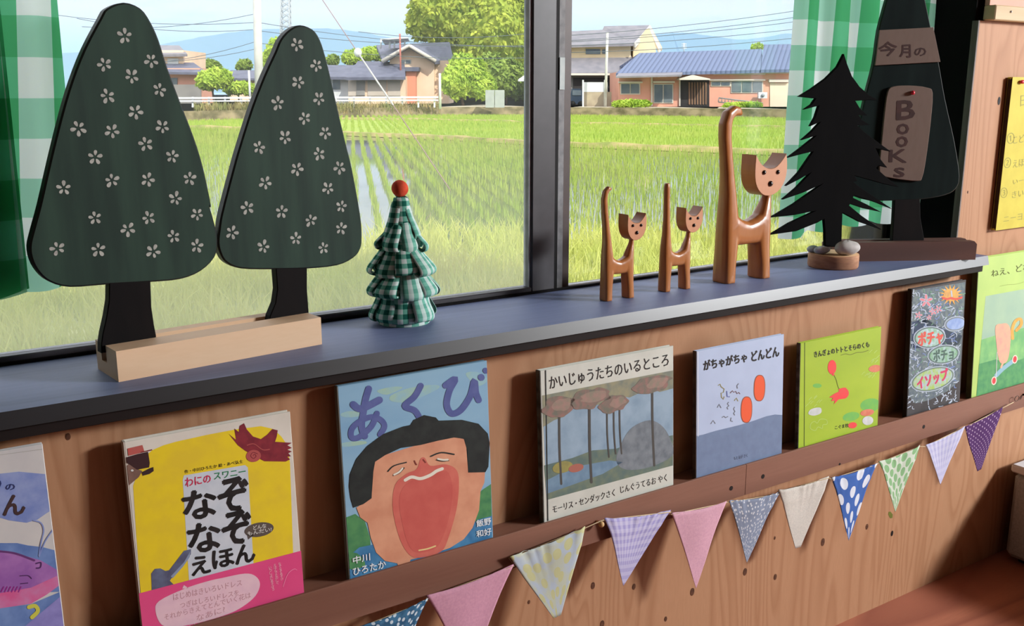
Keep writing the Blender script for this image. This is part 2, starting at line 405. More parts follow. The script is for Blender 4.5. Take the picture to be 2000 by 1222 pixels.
# ------------------------------------------------------------------ printing on flat things
_TXT = {}
def glyphs(s, bold=0.0):
    key = (s, bold)
    if key not in _TXT:
        c = bpy.data.curves.new('lettering', 'FONT'); c.body = s; c.size = 1; c.resolution_u = 2; c.offset = bold
        o = bpy.data.objects.new('lettering', c); me = bpy.data.meshes.new_from_object(o)
        vs = [(v.co.x, v.co.y) for v in me.vertices]; fs = [list(p.vertices) for p in me.polygons]
        bpy.data.objects.remove(o); bpy.data.curves.remove(c); bpy.data.meshes.remove(me)
        _TXT[key] = (vs, fs)
    return _TXT[key]
class Print:
    """Ink on a frame; every shape is given in photo pixels and lands on the frame's plane."""
    def __init__(s, fr, cm=None, step=0.00012): s.fr = fr; s.mb = MB(); s.cm = cm or (lambda p: p); s.step = step; s.bounds = None
    def _put(s, pts, faces, m, layer):
        q = s.fr.trace(s.cm(pts))
        if s.bounds:
            a, b, c, d = s.bounds; q = [(min(max(x, a), b), min(max(y, c), d)) for x, y in q]
        L = layer if isinstance(layer, list) else [layer] * len(q)
        s.mb.add([s.fr.at(u, v, s.step * l) for (u, v), l in zip(q, L)], faces, m)
    def poly(s, pts, m, layer=1, sm=False):
        if sm: pts = smooth_loop(pts, 4)
        n = len(pts); a = sum(pts[i][0] * pts[(i + 1) % n][1] - pts[(i + 1) % n][0] * pts[i][1] for i in range(n))
        if a > 0: pts = pts[::-1]
        s._put(pts, [list(range(n))], m, layer)
    def ell(s, c, rx, ry, m, layer=1, rot=0.0, n=24, pw=1.0):
        pts = []
        for k in range(n):
            a = 2 * math.pi * k / n; ca, sa = math.cos(a), math.sin(a)
            x, y = rx * math.copysign(abs(ca) ** pw, ca), ry * math.copysign(abs(sa) ** pw, sa); r = math.radians(rot)
            pts.append((c[0] + x * math.cos(r) - y * math.sin(r), c[1] + x * math.sin(r) + y * math.cos(r)))
        s.poly(pts, m, layer)
    def line(s, pts, w, m, layer=2, sm=True, closed=False):
        if sm and len(pts) > 2: pts = smooth_loop(pts, 5, closed)
        if closed: pts = list(pts) + [pts[0]]
        P = [Vector(p) for p in pts]; n = len(P); vs = []; fs = []
        for i, p in enumerate(P):
            t = (P[min(i + 1, n - 1)] - P[max(i - 1, 0)])
            t = t.normalized() if t.length > 1e-9 else Vector((1, 0)); q = Vector((-t.y, t.x)) * w / 2
            vs += [tuple(p + q), tuple(p - q)]
        for i in range(n - 1): fs.append([2 * i, 2 * i + 1, 2 * i + 3, 2 * i + 2])
        s.nl = getattr(s, 'nl', 0) + 1; l0 = layer + .04 + .03 * (s.nl % 12)          # later strokes lie on earlier ones
        s._put(vs, fs, m, [l0 + .25 * (i // 2) / n for i in range(2 * n)])
        if w > 6:
            for k, e in enumerate((P[0], P[-1])): s.ell(e, w / 2, w / 2, m, l0 - .02 if k == 0 else l0 + .27, n=10)
    def text(s, t, quad, m, layer=4, bold=0.0):
        vs, fs = glyphs(t)
        if not vs: return
        x0, x1 = min(v[0] for v in vs), max(v[0] for v in vs); y0, y1 = min(v[1] for v in vs), max(v[1] for v in vs)
        TL, TR, BR, BL = [Vector(q) for q in quad]; pts = []
        for x, y in vs:
            a = (x - x0) / max(x1 - x0, 1e-6); b = (y - y0) / max(y1 - y0, 1e-6)
            pts.append(tuple((TL * (1 - a) + TR * a) * b + (BL * (1 - a) + BR * a) * (1 - b)))
        s._put(pts, fs, m, layer)
        if bold:
            k = bold * (TL - BL).length * 1.1
            for i, (dx, dy) in enumerate(((k, 0), (-k, 0), (0, k), (0, -k))): s._put([(x + dx, y + dy) for x, y in pts], fs, m, layer + .04 * (i + 1))
    def column(s, t, p0, p1, size, m, layer=4, bold=0.0):
        n = len(t)
        for i, ch in enumerate(t):
            c = Vector(p0).lerp(Vector(p1), (i + .5) / n); h = size / 2
            s.text(ch, [(c.x - h, c.y - h * .9), (c.x + h, c.y - h * 1.1), (c.x + h, c.y + h * .9), (c.x - h, c.y + h * 1.1)], m, layer, bold)
    def build(s, name, parent): return s.mb.build(name, parent)
def ink(c, c2=None, sc=60): return mat('ink_%d_%d_%d' % c + ('_%d_%d_%d' % c2 if c2 else ''), c, c2, sc, rough=0.55, spec=0.25)

# ------------------------------------------------------------------ the room
ZL = 0.7682                                  # top of the window ledge
XR = 1.887                                   # right-hand jamb of the window
M_PLY = wood('plywood', (178, 134, 101), (164, 119, 87), (169, 125, 93), ring=8, stretch=(1, 1, 0.16), distort=7, rough=0.55, spec=0.25)
M_PLYEDGE = mat('plywood_edge', (120, 112, 108), (92, 84, 80), 60, (1, 1, 0.1))
M_KNOT = mat('knot', (100, 64, 44), (74, 44, 30), 160)
M_HOLE = mat('hole', (24, 18, 16))
M_BLACKWOOD = wood('black_stained_wood', (22, 22, 26), (16, 16, 18), (30, 30, 35), ring=8, stretch=(0.08, 1, 1), rough=0.45, spec=0.6, fine=0.5, bump=0.05, coat=0.7, coat_rough=0.30)
M_LEDGETOP = wood('ledge_top_sheen', (104, 117, 156), (92, 104, 140), (114, 127, 168), ring=8, stretch=(0.08, 1, 1), rough=0.55, spec=0.6, fine=0.5, bump=0.06)  # sky sheen on the black-stained top, put into the base colour
M_APRON = mat('apron_black', (32, 25, 24), (20, 16, 16), 40, (0.1, 1, 1), rough=0.6, spec=0.2)
M_DARK = mat('dark_jamb', (16, 14, 15), rough=0.8, spec=0.1)
M_PLASTER = mat('dark_plaster', (60, 48, 42), (48, 38, 34), 12, rough=0.9)
M_FLOOR = wood('floor_boards', (176, 112, 88), (150, 90, 72), (160, 100, 80), ring=6, stretch=(0.1, 1, 1), rough=0.5, spec=0.3)
M_CEIL = mat('ceiling_board', (112, 86, 68), (98, 74, 58), 8, (1, .1, 1), rough=0.9)
M_FRAME = mat('bronze_frame', (62, 60, 64), (52, 50, 54), 30, rough=0.42, spec=0.5)
M_FRAME2 = mat('bronze_frame_brown', (84, 70, 66), (72, 60, 58), 30, rough=0.45, spec=0.4)
M_STRIP = mat('pile_strip', (150, 152, 154), (128, 130, 132), 80, rough=0.7)
M_BLACKGAP = mat('black_gasket', (10, 10, 11), rough=0.7)
M_STICKER = mat('frame_sticker', (196, 206, 204), (176, 190, 190), 60, rough=0.5)

def box_obj(name, a, b, m, kind='structure', bev=0.0):
    return MB().box(a, b, m, bev).build(name, None, kind)
X0, X1, Y0, ZC = -2.6, 4.45, -4.6, 2.5
box_obj('floor', (X0, Y0, -0.06), (X1, 0.0, 0.0), M_FLOOR)
box_obj('ceiling', (X0, Y0, ZC), (X1, 0.2, ZC + 0.06), M_CEIL)
box_obj('wall_left', (X0 - 0.08, Y0, 0), (X0, 0.2, ZC), M_PLASTER)
w = MB()                                     # end wall with the glazed doors' opening
w.box((X1, Y0, 0), (X1 + 0.08, -2.4, ZC), M_PLASTER); w.box((X1, -0.8, 0), (X1 + 0.08, 0.2, ZC), M_PLASTER)
w.box((X1, -2.4, 2.0), (X1 + 0.08, -0.8, ZC), M_PLASTER)
w.build('wall_right', None, 'structure')
box_obj('wall_back', (X0, Y0 - 0.08, 0), (X1, Y0, ZC), M_PLASTER)
# the window wall: plywood below the ledge and to the right of the opening
w = MB()
w.box((X0, 0, 0), (X1, 0.012, ZL - 0.03), M_PLY)
w.box((X0, 0.012, -0.6), (X1, 0.20, ZL - 0.03), M_DARK)
zt = on_y(1913, 40, 0).z
w.box((XR, 0.0, ZL - 0.03), (X1, 0.012, zt), M_PLY)
w.box((XR + 0.004, 0.012, ZL - 0.03), (X1, 0.20, ZC), M_DARK)
w.box((XR + 0.05, 0.004, zt), (X1, 0.012, ZC), M_PLASTER)
w.box((X0, 0, 2.15), (XR + 0.05, 0.20, ZC), M_PLASTER)
w.box((X0, 0, ZL - 0.03), (-2.3, 0.20, 2.15), M_PLASTER)
fr0 = Frame((0, 0, 0), (1, 0, 0), (0, 0, 1))
# cut edge of the plywood, knots and nail holes
w.box((XR - 0.004, -0.001, ZL), (XR, 0.0125, zt), M_PLYEDGE)
def knot(x, y, r, m=M_KNOT, sx=0.62):
    p = on_y(x, y, 0); n = 12
    w.add([(p.x + r * sx * math.cos(2 * math.pi * k / n) , -0.0006, p.z + r * math.sin(2 * math.pi * k / n)) for k in range(n)], [list(range(n))], m)
for x, y, r in ((1158, 1143, 9), (1238, 1145, 8), (1352, 1155, 11), (1455, 1116, 11), (1514, 1126, 9), (1607, 1058, 12), (1693, 1028, 9), (1176, 1218, 10), (1513, 1050, 5), (1890, 375, 4), (133, 852, 6), (1033, 1175, 5), (1300, 1208, 7)):
    knot(x, y, r * 0.00072)
knot(1742, 1041, 0.0065, M_HOLE); knot(1951, 197, 0.0085, M_HOLE, 0.55)
w.build('wall_window', None, 'structure')
# storey above: throws the house's shadow onto the grass
box_obj('wall_outer_upper', (X0 - 4.0, -0.1, ZC + 0.06), (4.9, 0.2, 6.1), M_PLASTER)
# rail nailed across the plywood panel's top on the right
t = MB(); a = on_y(1944, 9, -0.02); b = on_y(1944, 39, -0.02)
t.box((a.x, -0.022, b.z), (3.6, 0.004, a.z), mat('pale_batten', (206, 186, 150), (188, 166, 130), 30, (0.1, 1, 1)), 0.002)
t.ball((on_y(1974, 23, -0.022).x, -0.0225, on_y(1974, 23, -0.022).z), 0.0025, mat('steel', (190, 190, 190), metal=1, rough=0.3), 10, 6)
t.build('trim_1', None, 'structure')
t = MB()
t.box((a.x + 0.004, -0.006, a.z + 0.0005), (2.6, 0.0045, a.z + 0.30), mat('pink_paper', (226, 176, 160), (220, 168, 150), 12, rough=.8))
tag(t.build('poster'), 'pale pink paper standing on the batten in the top right corner', 'poster')

# ledge board with an apron strip beneath
t = MB()
pts = [(X0 + .02, -0.0535, ZL), (1.9155, -0.0545, ZL), (1.9155, -0.001, ZL), (XR - 0.006, -0.001, ZL), (XR - 0.006, 0.141, ZL), (X0 + .02, 0.141, ZL)]
low = [(x, y - (0.0045 if y < -0.05 else 0), z - 0.0185) for x, y, z in pts]; n = len(pts)       # front edge planed to a slight upward slope
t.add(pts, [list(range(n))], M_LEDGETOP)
t.add(pts + low, [list(range(2 * n - 1, n - 1, -1))] + [[i, n + i, n + (i + 1) % n, (i + 1) % n] for i in range(n)], M_BLACKWOOD)
t.build('trim_2', None, 'structure')
t = MB()
t.box((X0 + .02, -0.0505, ZL - 0.0335), (1.909, -0.001, ZL - 0.0186), M_APRON, 0.001)
for x, y in ((1061, 662), (1140, 664), (1315, 652)): pass
t.build('trim_3', None, 'structure')

# ------------------------------------------------------------------ window sashes
def sash(name, xa, xb, y0, y1, zb, stile, m, dust, yg, m_glass_name):
    s = MB(); ztop = 2.15
    s.box((xa, y0, ZL - 0.02), (xa + stile[0], y1, ztop), m, 0.002)
    s.box((xb - stile[1], y0, ZL - 0.02), (xb, y1, ztop), m, 0.002)
    s.box((xa + stile[0], y0, ZL - 0.02), (xb - stile[1], y1, zb), m, 0.0015)
    s.box((xa + stile[0], y0, ztop - 0.04), (xb - stile[1], y1, ztop), m)
    o = s.build(name, None, 'structure')
    g = MB(); g.box((xa + stile[0], yg - 0.0015, zb), (xb - stile[1], yg + 0.0015, ztop - 0.04), glass_mat(m_glass_name, dust))
    g.build('glass_pane', o)
    return o
xl = on_y(1037, 300, 0.150).x; xm = on_y(1083, 300, 0.150).x; xr = on_y(1098, 300, 0.172).x; xe = on_y(1115.5, 300, 0.172).x
lw = sash('window_1', -2.28, xm, 0.146, 0.172, on_y(0, 696, 0.15).z, (0.04, xm - xl), M_FRAME, 0.15, 0.160, 'glass_dusty')
g = MB()
g.box((xl - 0.004, 0.150, on_y(0, 696, 0.15).z), (xl, 0.165, 2.1), mat('glazing_bead', (150, 152, 156), (130, 132, 136), 50, rough=.6))
g.build('glazing_bead', lw)
zb2 = on_y(1240, 540, 0.176).z
x2 = on_y(1712, 440, 0.19).x
rw = sash('window_2', xr - 0.008, x2 + 0.03, 0.173, 0.196, zb2, (xe - xr + 0.008, 0.03), M_FRAME2, 0.02, 0.186, 'glass_clear')
s3 = sash('window_3', x2 + 0.034, XR + 0.45, 0.197, 0.215, zb2 + 0.002, (0.022, 0.03), M_FRAME, 0.02, 0.206, 'glass_clear')
g = MB(); a = on_y(1087, 300, 0.165).x; b = on_y(1097.5, 300, 0.165).x
g.box((xm, 0.160, ZL - 0.01), (a, 0.1725, 2.1), M_BLACKGAP)
g.box((a, 0.160, ZL - 0.01), (b, 0.1725, 2.1), M_STRIP)
g.box((a, 0.158, on_y(1090, 175, .16).z), (b - 0.001, 0.1602, on_y(1090, 112, .16).z), M_STICKER)
g.build('draught_strip', rw)
# lower track in front of the sashes
t = MB(); t.box((-2.3, 0.1412, ZL - 0.03), (XR, 0.146, ZL + 0.004), M_DARK)
t.build('trim_4', None, 'structure')

# ------------------------------------------------------------------ curtains
M_GING = gingham('curtain_gingham', (240, 246, 252), (104, 194, 150), (166, 218, 202), (80, 174, 120), 0.092, transl=0.85)
def curtain(name, label, xt0, xt1, xb0, xb1, ztop, hem, y, folds, amp, layers=(), ph=0.0):
    t = MB(); nu, nv = folds * 12, 26
    def sheet(a0, a1, dy, ph2, ampk, f):
        vs = []; uv = []; fs = []; n = max(12, int(nu * (a1 - a0)))
        for j in range(nv + 1):
            v = j / nv; L = 0.0; prev = None
            for i in range(n + 1):
                u = a0 + (a1 - a0) * i / n
                x = (xt0 + (xt1 - xt0) * u) * (1 - v) + (xb0 + (xb1 - xb0) * u) * v
                ang = 2 * math.pi * f * u + ph2 + 0.35 * math.sin(3 * v + u * 4)
                yy = y + dy + amp * ampk * (0.75 + .35 * v) * (math.sin(ang) + 0.25 * math.sin(2.3 * ang + 1))
                x += amp * 0.35 * math.cos(ang) * (0.4 + 0.6 * v)
                zb = hem(u) + 0.004 * math.sin(ang * 1.0 + 1)
                z = ztop + (zb - ztop) * v
                if prev is not None: L += math.hypot(x - prev[0], yy - prev[1])
                prev = (x, yy); vs.append((x, yy, z)); uv.append((L + ph2 * 0.05, z + 0.012))
        for j in range(nv):
            for i in range(n):
                a = j * (n + 1) + i; fs.append([a, a + 1, a + n + 2, a + n + 1])
        t.add(vs, fs, M_GING, True, uv)
    sheet(0, 1, 0, ph, 1, folds)
    for a0, a1, dy, p2, k, f in layers: sheet(a0, a1, dy, p2, k, f)
    return tag(t.build(name), label, 'curtain')
yc = 0.105
pa = lambda x, y: on_y(x, y, yc)
zt_ = 1.9
def xat(xp, y0): return pa(xp, y0).x
lx0 = -0.42
r0, r1 = xat(152, 0), xat(178, 560)
UE = (xat(44, 250) - lx0) / (r0 - .015 - lx0)
hz = pa(30, 577).z; hz2 = pa(110, 552).z
curtain('curtain', 'green and white gingham curtain hanging at the left behind the bigger flowered tree', lx0, r0 - 0.02, lx0 - 0.03, r1 - 0.01, zt_,
        lambda u: hz + (hz2 - hz) * max(0, (u - .8) / .2), yc, 7, 0.012,
        layers=tuple((0, UE - .004 * k, 0.010 + 0.006 * k, 1.0 + 1.1 * k, .5, 6) for k in range(4)) + ((0, UE - .01, -.012, 3.0, .5, 6), (0, UE - .006, -.018, 4.2, .4, 6)), ph=0.6)
q0, q1 = xat(1556, 0), xat(1864, 0); s0, s1 = xat(1527, 462), xat(1864, 440)
zb0, zb1 = pa(1540, 464).z, pa(1850, 440).z
curtain('curtain', 'green and white gingham curtain hanging at the right behind the black pine and lettered tree', q0 + 0.008, q1, s0, s1, zt_,
        lambda u: zb0 + (zb1 - zb0) * u + (0.018 * math.sin(3.1 * u)), yc, 6, 0.010, ph=2.2)

# ------------------------------------------------------------------ pair of flowered trees in a pine block
M_CROWN = mat('crown_green', (42, 64, 53), (31, 49, 42), 40, (1, 1, .12), rough=0.62, spec=0.2, bump=0.1)
M_CROWNEDGE = mat('crown_edge', (40, 44, 42), rough=0.5)
M_TRUNK = mat('trunk_black', (22, 18, 18), (16, 14, 15), 30, (1, 1, .2), rough=0.7, spec=.1)
M_PETAL = mat('petal_white', (176, 176, 168), (150, 150, 144), 200, rough=0.7)
M_PINE = wood('pale_pine', (226, 192, 158), (214, 174, 138), (220, 184, 148), ring=5, stretch=(0.12, 1, 1), rough=0.6)
c1 = crop(0, 0, 3.056); c2 = crop(0, 380, 2.546); c3 = crop(360, 0, 2.857)
def block(name, parent, fr, L, Dp, Ht, slot0, slot1, slotd, m, bev=0.0):
    """Squared length of timber with a saw slot along its top."""
    t = MB()
    cs = [(0, 0), (0, Ht), (-slot0, Ht), (-slot0, Ht - slotd), (-slot1, Ht - slotd), (-slot1, Ht), (-Dp, Ht), (-Dp, 0)]
    t.prism([fr.at(bev, z, n) for n, z in cs], fr.u * (L - 2 * bev), m)
    if bev:
        for u0, u1 in ((0, bev), (L - bev, L)):
            z0, z1 = (Ht - bev, Ht) if u0 == 0 else (Ht, Ht - bev)
            t.prism([fr.at(u0, 0, 0), fr.at(u1, 0, 0), fr.at(u1, z1, 0), fr.at(u0, z0, 0)], -fr.n * slot0, m)
            t.prism([fr.at(u0, 0, -slot1), fr.at(u1, 0, -slot1), fr.at(u1, z1, -slot1), fr.at(u0, z0, -slot1)], -fr.n * (Dp - slot1), m)
    return t.build(name, parent)
def flower(mb, fr, p, r, seed, m, n=0.0004):
    rnd = random.Random(seed); a0 = rnd.random() * 6.28
    for k in range(5):
        a = a0 + k * 1.2566 + rnd.uniform(-.12, .12); rr = r * rnd.uniform(.85, 1.1); c = (p[0] + math.cos(a) * rr * .62, p[1] + math.sin(a) * rr * .62)
        pts = []
        for i in range(10):
            t = 2 * math.pi * i / 10; x, y = rr * .38 * math.cos(t), rr * .23 * math.sin(t) * (1 + .35 * math.cos(t))
            pts.append(fr.at(c[0] + x * math.cos(a) - y * math.sin(a), c[1] + x * math.sin(a) + y * math.cos(a), n))
        mb.add(pts, [list(range(10))], m)
BO = on_z(232, 746, ZL); BR_ = on_z(629, 672, ZL)
bu = (BR_ - BO); bL = bu.length
fb = Frame(BO, bu, (0, 0, 1))
root = thing('tree_ornament', BO, 'pair of dark green wooden trees with painted white flowers in a pine block', 'ornament')
bH = fb.px(227, 686)[1]
block('base_block', root, fb, bL, 0.073, bH, 0.036, 0.054, 0.022, M_PINE)
ft = Frame(fb.at(0, 0, -0.037), fb.u, (0, 0, 1))
T1 = c1([(740, 15), (640, 50), (600, 110), (505, 290), (430, 480), (370, 680), (300, 960), (240, 1222)]) + c2([(165, 180), (148, 260), (160, 330), (195, 390), (250, 435), (350, 460), (540, 447), (750, 435), (900, 420), (1000, 380), (1070, 310), (1083, 230), (1070, 150), (1045, 60)]) + c1([(1262, 1222), (1215, 1000), (1160, 820), (1075, 600), (1000, 400), (950, 240), (900, 130), (840, 50)])
T2 = c3([(650, 140), (590, 165), (540, 220), (510, 290), (450, 420), (380, 600), (310, 820), (275, 943)]) + c2([(1105, 90), (1092, 170), (1085, 240), (1100, 300), (1130, 340), (1200, 368), (1350, 372), (1535, 368), (1680, 352), (1760, 315), (1795, 270), (1803, 210), (1795, 100)]) + c3([(940, 943), (905, 800), (860, 610), (820, 430), (790, 310), (760, 220), (720, 165)])
F1 = c1([(745, 215), (622, 385), (903, 362), (785, 457), (950, 535), (640, 572), (808, 668), (467, 765), (668, 783), (970, 757), (868, 860), (567, 937), (1028, 933), (667, 1075), (880, 1072), (1130, 1065), (380, 1122), (1048, 1185)]) + c2([(472, 115), (738, 115), (980, 98), (635, 172), (862, 208), (285, 268), (488, 272), (762, 283), (977, 255)])
F2 = c3([(628, 250), (738, 365), (637, 460), (752, 552), (523, 577), (672, 660), (788, 740), (562, 768), (416, 822), (752, 857)]) + [(580, 330), (663, 327), (518, 357), (641, 368), (483, 406), (550, 413), (667, 403), (607, 430), (453, 454), (666, 446), (578, 466), (515, 482), (632, 484)]
K1 = c2([(545, 430), (543, 530), (530, 610), (512, 690), (505, 740)]) + [(198.6, 690), (306, 676)] + c2([(778, 700), (768, 650), (755, 560), (750, 430)])
K2 = c2([(1374, 365), (1382, 470), (1372, 540), (1345, 605)]) + [(526, 640), (604, 628)] + c2([(1538, 580), (1530, 470), (1530, 365)])
for outl, fl, tr, nf in ((T1, F1, K1, 0.0), (T2, F2, K2, -0.0005)):
    t = MB(); uv = ft.trace(smooth_loop(outl, 3))
    slab(t, ft, uv, -0.016, nf, M_CROWNEDGE, 0.002, M_CROWN)
    for i, p in enumerate(fl): flower(t, ft, ft.px(*p), 0.0087 if fl is F1 else 0.0092, i + len(fl), M_PETAL, nf + 0.0004)
    t.build('crown', root)
    t = MB(); slab(t, ft, ft.trace(tr), -0.0155, nf - 0.0006, M_TRUNK, 0.001); t.build('trunk', root)

# ------------------------------------------------------------------ lettered tree on a dark block
fo = on_z(1637, 511, ZL); fe = on_z(1905, 507, ZL)
fo = fe + (fo - fe) * 1.05
fq = Frame(fo, fe - fo, (0, 0, 1))
root = thing('tree_ornament', fo, 'dark wooden tree with two brown lettered signs in a brown block', 'ornament')
hq = fq.px(1890, 471)[1]
M_BROWNBLOCK = wood('brown_block', (96, 66, 58), (78, 52, 46), (86, 58, 50), ring=4, stretch=(.15, 1, 1), rough=.6)
bo = block('base_block', root, fq, (fe - fo).length, 0.052, hq, 0.018, 0.033, 0.02, M_BROWNBLOCK, 0.006)
fs_ = Frame(fq.at(0, 0, -0.0185), fq.u, (0, 0, 1))
c5 = crop(1480, 0, 2.183)
B1 = [(1770, -75), (1752, -55), (1740, -25)] + c5([(550, 0), (515, 130), (495, 270)]) + [(1690, 190), (1672, 270), (1655, 325), (1650, 352), (1662, 378), (1695, 391)] + c5([(590, 855), (700, 850), (800, 832), (845, 805), (862, 750), (840, 600), (800, 420), (770, 250), (740, 120), (715, 0)]) + [(1797, -40), (1785, -65)]
M_CROWN2 = mat('crown_backlit', (26, 37, 36), (20, 29, 29), 40, (1, 1, .12), rough=.8, spec=.06)  # crown green deepened, its backlit shade carried in the colour
t = MB(); slab(t, fs_, fs_.trace(smooth_loop(B1, 3)), -0.0135, 0, M_CROWNEDGE, 0.002, M_CROWN2); t.build('crown', root)
t = MB(); slab(t, fs_, fs_.trace(c5([(585, 845), (580, 940), (575, 1015)]) + [(1742, 478), (1806, 478)] + c5([(710, 1015), (695, 930), (693, 845)])), -0.013, -0.0006, M_TRUNK, 0.001); t.build('trunk', root)
M_SIGN = wood('sign_wood', (112, 94, 84), (96, 78, 70), (104, 86, 76), ring=4, stretch=(.2, 1, .2), rough=.7)
M_BURNT = mat('burnt_letters', (52, 28, 26), (66, 36, 32), 60, rough=.7)
M_RED = mat('red_pin', (206, 40, 58), rough=.3, spec=.5)
t = MB(); slab(t, fs_, fs_.trace([(1716, 59), (1821, 53.5), (1835, 121), (1707.5, 128)]), 0.0002, 0.004, M_SIGN, 0.0006); sg = t.build('title_sign', root)
P = Print(Frame(fs_.at(0, 0, 0.0042), fs_.u, fs_.v), crop(1700, 0, 6.667))
P.text('今', [(110, 560), (345, 530), (345, 720), (105, 735)], M_BURNT, 1, .03)
P.text('月', [(385, 590), (520, 580), (525, 750), (385, 740)], M_BURNT, 1, .03)
P.text('の', [(575, 625), (725, 620), (725, 725), (575, 730)], M_BURNT, 1, .03)
P.build('lettering', sg)
t = MB()
uv = fs_.trace(smooth_loop([(1742, 169), (1775, 167), (1808, 171), (1819, 182), (1815, 240), (1806, 310), (1799, 345), (1790, 353), (1750, 349), (1722, 343), (1715, 331), (1718, 290), (1725, 220), (1731, 180)], 3))
slab(t, fs_, uv, 0.0002, 0.006, M_SIGN, 0.001); sg = t.build('books_sign', root)
P = Print(Frame(fs_.at(0, 0, 0.0062), fs_.u, fs_.v), c5)
for ch, q in (('B', [(595, 432), (668, 425), (668, 505), (592, 510)]), ('o', [(595, 528), (645, 528), (643, 572), (592, 572)]), ('o', [(592, 582), (640, 582), (638, 626), (588, 626)]), ('K', [(562, 640), (636, 636), (634, 692), (560, 690)]), ('s', [(583, 715), (626, 715), (624, 755), (580, 755)])):
    P.text(ch, q, M_BURNT, 1, .035)
P.build('lettering', sg)
t = MB(); p = fs_.px(1778.7, 181); t.ball(fs_.at(p[0], p[1], 0.0085), 0.0042, M_RED, 14, 8); t.build('push_pin', root)

# ------------------------------------------------------------------ black pine on a log slice
M_PINEBLACK = mat('black_board', (13, 13, 14), (10, 10, 11), 60, (1, 1, .2), rough=.8, spec=.04)
M_BARK = wood('log_bark', (196, 148, 112), (150, 100, 74), (120, 76, 58), ring=4, stretch=(.3, .3, 1), rough=.7)
M_LOGTOP = mat('log_top', (206, 170, 132), (186, 148, 110), 40, rough=.7)
lb = on_z(1626, 528, ZL); dv = Vector((lb.x, lb.y + 1.17, 0)).normalized(); LR = 0.0475
lc = lb + dv * LR
root = thing('pine_ornament', lc, 'black spiky pine silhouette on a round log slice, beside the largest cat', 'ornament')
t = MB(); LH = 0.026
t.lathe(lc, [(LR * .97, 0), (LR, 0.003), (LR, LH - .003), (LR * .985, LH)], M_BARK, 36, wob=lambda a, i: 1 + .015 * math.sin(3 * a) + .01 * math.sin(7 * a))
t.lathe(lc, [(LR * .96, LH - .0005), (LR * .95, LH + .0003)], M_LOGTOP, 36); t.build('log_slice', root)
ang = math.radians(-16)
fpn = Frame(lc, (math.cos(ang), math.sin(ang), 0), (0, 0, 1))
PINE = c5([(363, 230), (377, 275), (397, 325), (430, 370), (470, 405), (510, 428), (470, 426), (412, 430), (430, 460), (462, 492), (425, 490), (440, 512), (474, 532), (420, 535), (450, 562), (500, 600), (562, 645), (520, 636), (498, 632), (520, 680), (547, 714), (510, 705), (500, 716), (550, 760), (596, 796), (540, 785), (470, 765), (408, 748), (420, 770), (404, 775), (425, 792), (480, 830), (567, 889), (500, 862), (404, 832), (402, 842), (460, 870), (522, 903), (450, 888), (390, 868), (385, 875), (440, 920), (524, 978), (430, 945), (357, 906), (354, 980), (352, 1052), (283, 1050), (282, 980), (278, 932), (250, 948), (160, 984), (48, 1000), (130, 950), (246, 896), (150, 916), (52, 926), (150, 868), (276, 780), (190, 820), (102, 850), (160, 800), (226, 732), (170, 765), (116, 792), (170, 735), (232, 645), (180, 657), (124, 672), (180, 630), (248, 576), (183, 597), (225, 560), (264, 518), (219, 538), (240, 500), (256, 450), (193, 467), (225, 445), (242, 420), (170, 412), (225, 378), (285, 335), (335, 285)])
t = MB(); slab(t, fpn, fpn.trace(PINE), -0.004, 0.004, M_PINEBLACK, 0.0008); t.build('silhouette_board', root)
M_STONE = mat('pebble_grey', (200, 203, 208), (160, 163, 170), 30, rough=.6, bump=.2)
M_STONE2 = mat('pebble_pale', (214, 212, 208), (172, 168, 164), 26, rough=.55, bump=.2)
def pebble(x, y, dn, r, sq, rot, m, label, sd):
    d = ray(x, y); c = hit(x, y, lc + Vector((0, 0, LH + r * sq[2])) - dv * dn, dv)
    c.z = lc.z + LH + r * sq[2] * 1.0 + 0.0004
    o = thing('pebble', c, label, 'stone', 'pebbles on the log slice')
    t = MB(); t.ball(c, r, m, 18, 12, sq, rot, .06, sd); b = t.build('stone', o); return o
pebble(1588, 480, 0.006, 0.0135, (1.15, .8, .5), .2, M_STONE, 'smooth grey pebble at the left end of the log slice under the pine', 1)
pebble(1605, 482, 0.022, 0.0155, (1.1, .7, .5), -.3, M_STONE, 'flat grey pebble in front of the pine trunk on the log slice', 3)
pebble(1655, 475, 0.020, 0.0215, (1.15, .72, .66), -.5, M_STONE2, 'largest pale pebble on the log slice, right of the pine trunk', 5)

# ------------------------------------------------------------------ fabric tree with an orange ball
M_DG = gingham('small_gingham', (206, 220, 216), (104, 168, 150), (104, 168, 150), (24, 92, 78), 0.0145, transl=0.12)
M_DG2 = gingham('stripe_gingham', (200, 220, 214), (120, 184, 166), (186, 210, 204), (96, 164, 146), 0.0130, transl=0.12)
M_FELT = mat('orange_felt', (214, 84, 52), (190, 64, 40), 90, rough=.9, bump=.3)
dc = on_z(790, 641, ZL) + Vector((0.012, 0.020, 0)).normalized() * 0.0
dc = on_z(790, 641, ZL); dvv = Vector((dc.x, dc.y + 1.17, 0)).normalized(); dc = dc + dvv * 0.040
root = thing('fabric_tree', dc, 'small green gingham ribbon tree topped with an orange felt ball', 'ornament')
fd = Frame(dc, Vector((-dvv.y, dvv.x, 0)) * -1, (0, 0, 1))
hb = fd.px(781, 368)[1]; hx = fd.px(781, 368)[0]; hc = fd.px(781, 384)[1]
t = MB()
prof = [(0.038, 0.001), (0.0365, 0.02), (0.030, 0.06), (0.021, 0.11), (0.0125, 0.155), (0.0075, hc - .004), (0.006, hc)]
vs = []; uvs = []; fs = []; sg = 28
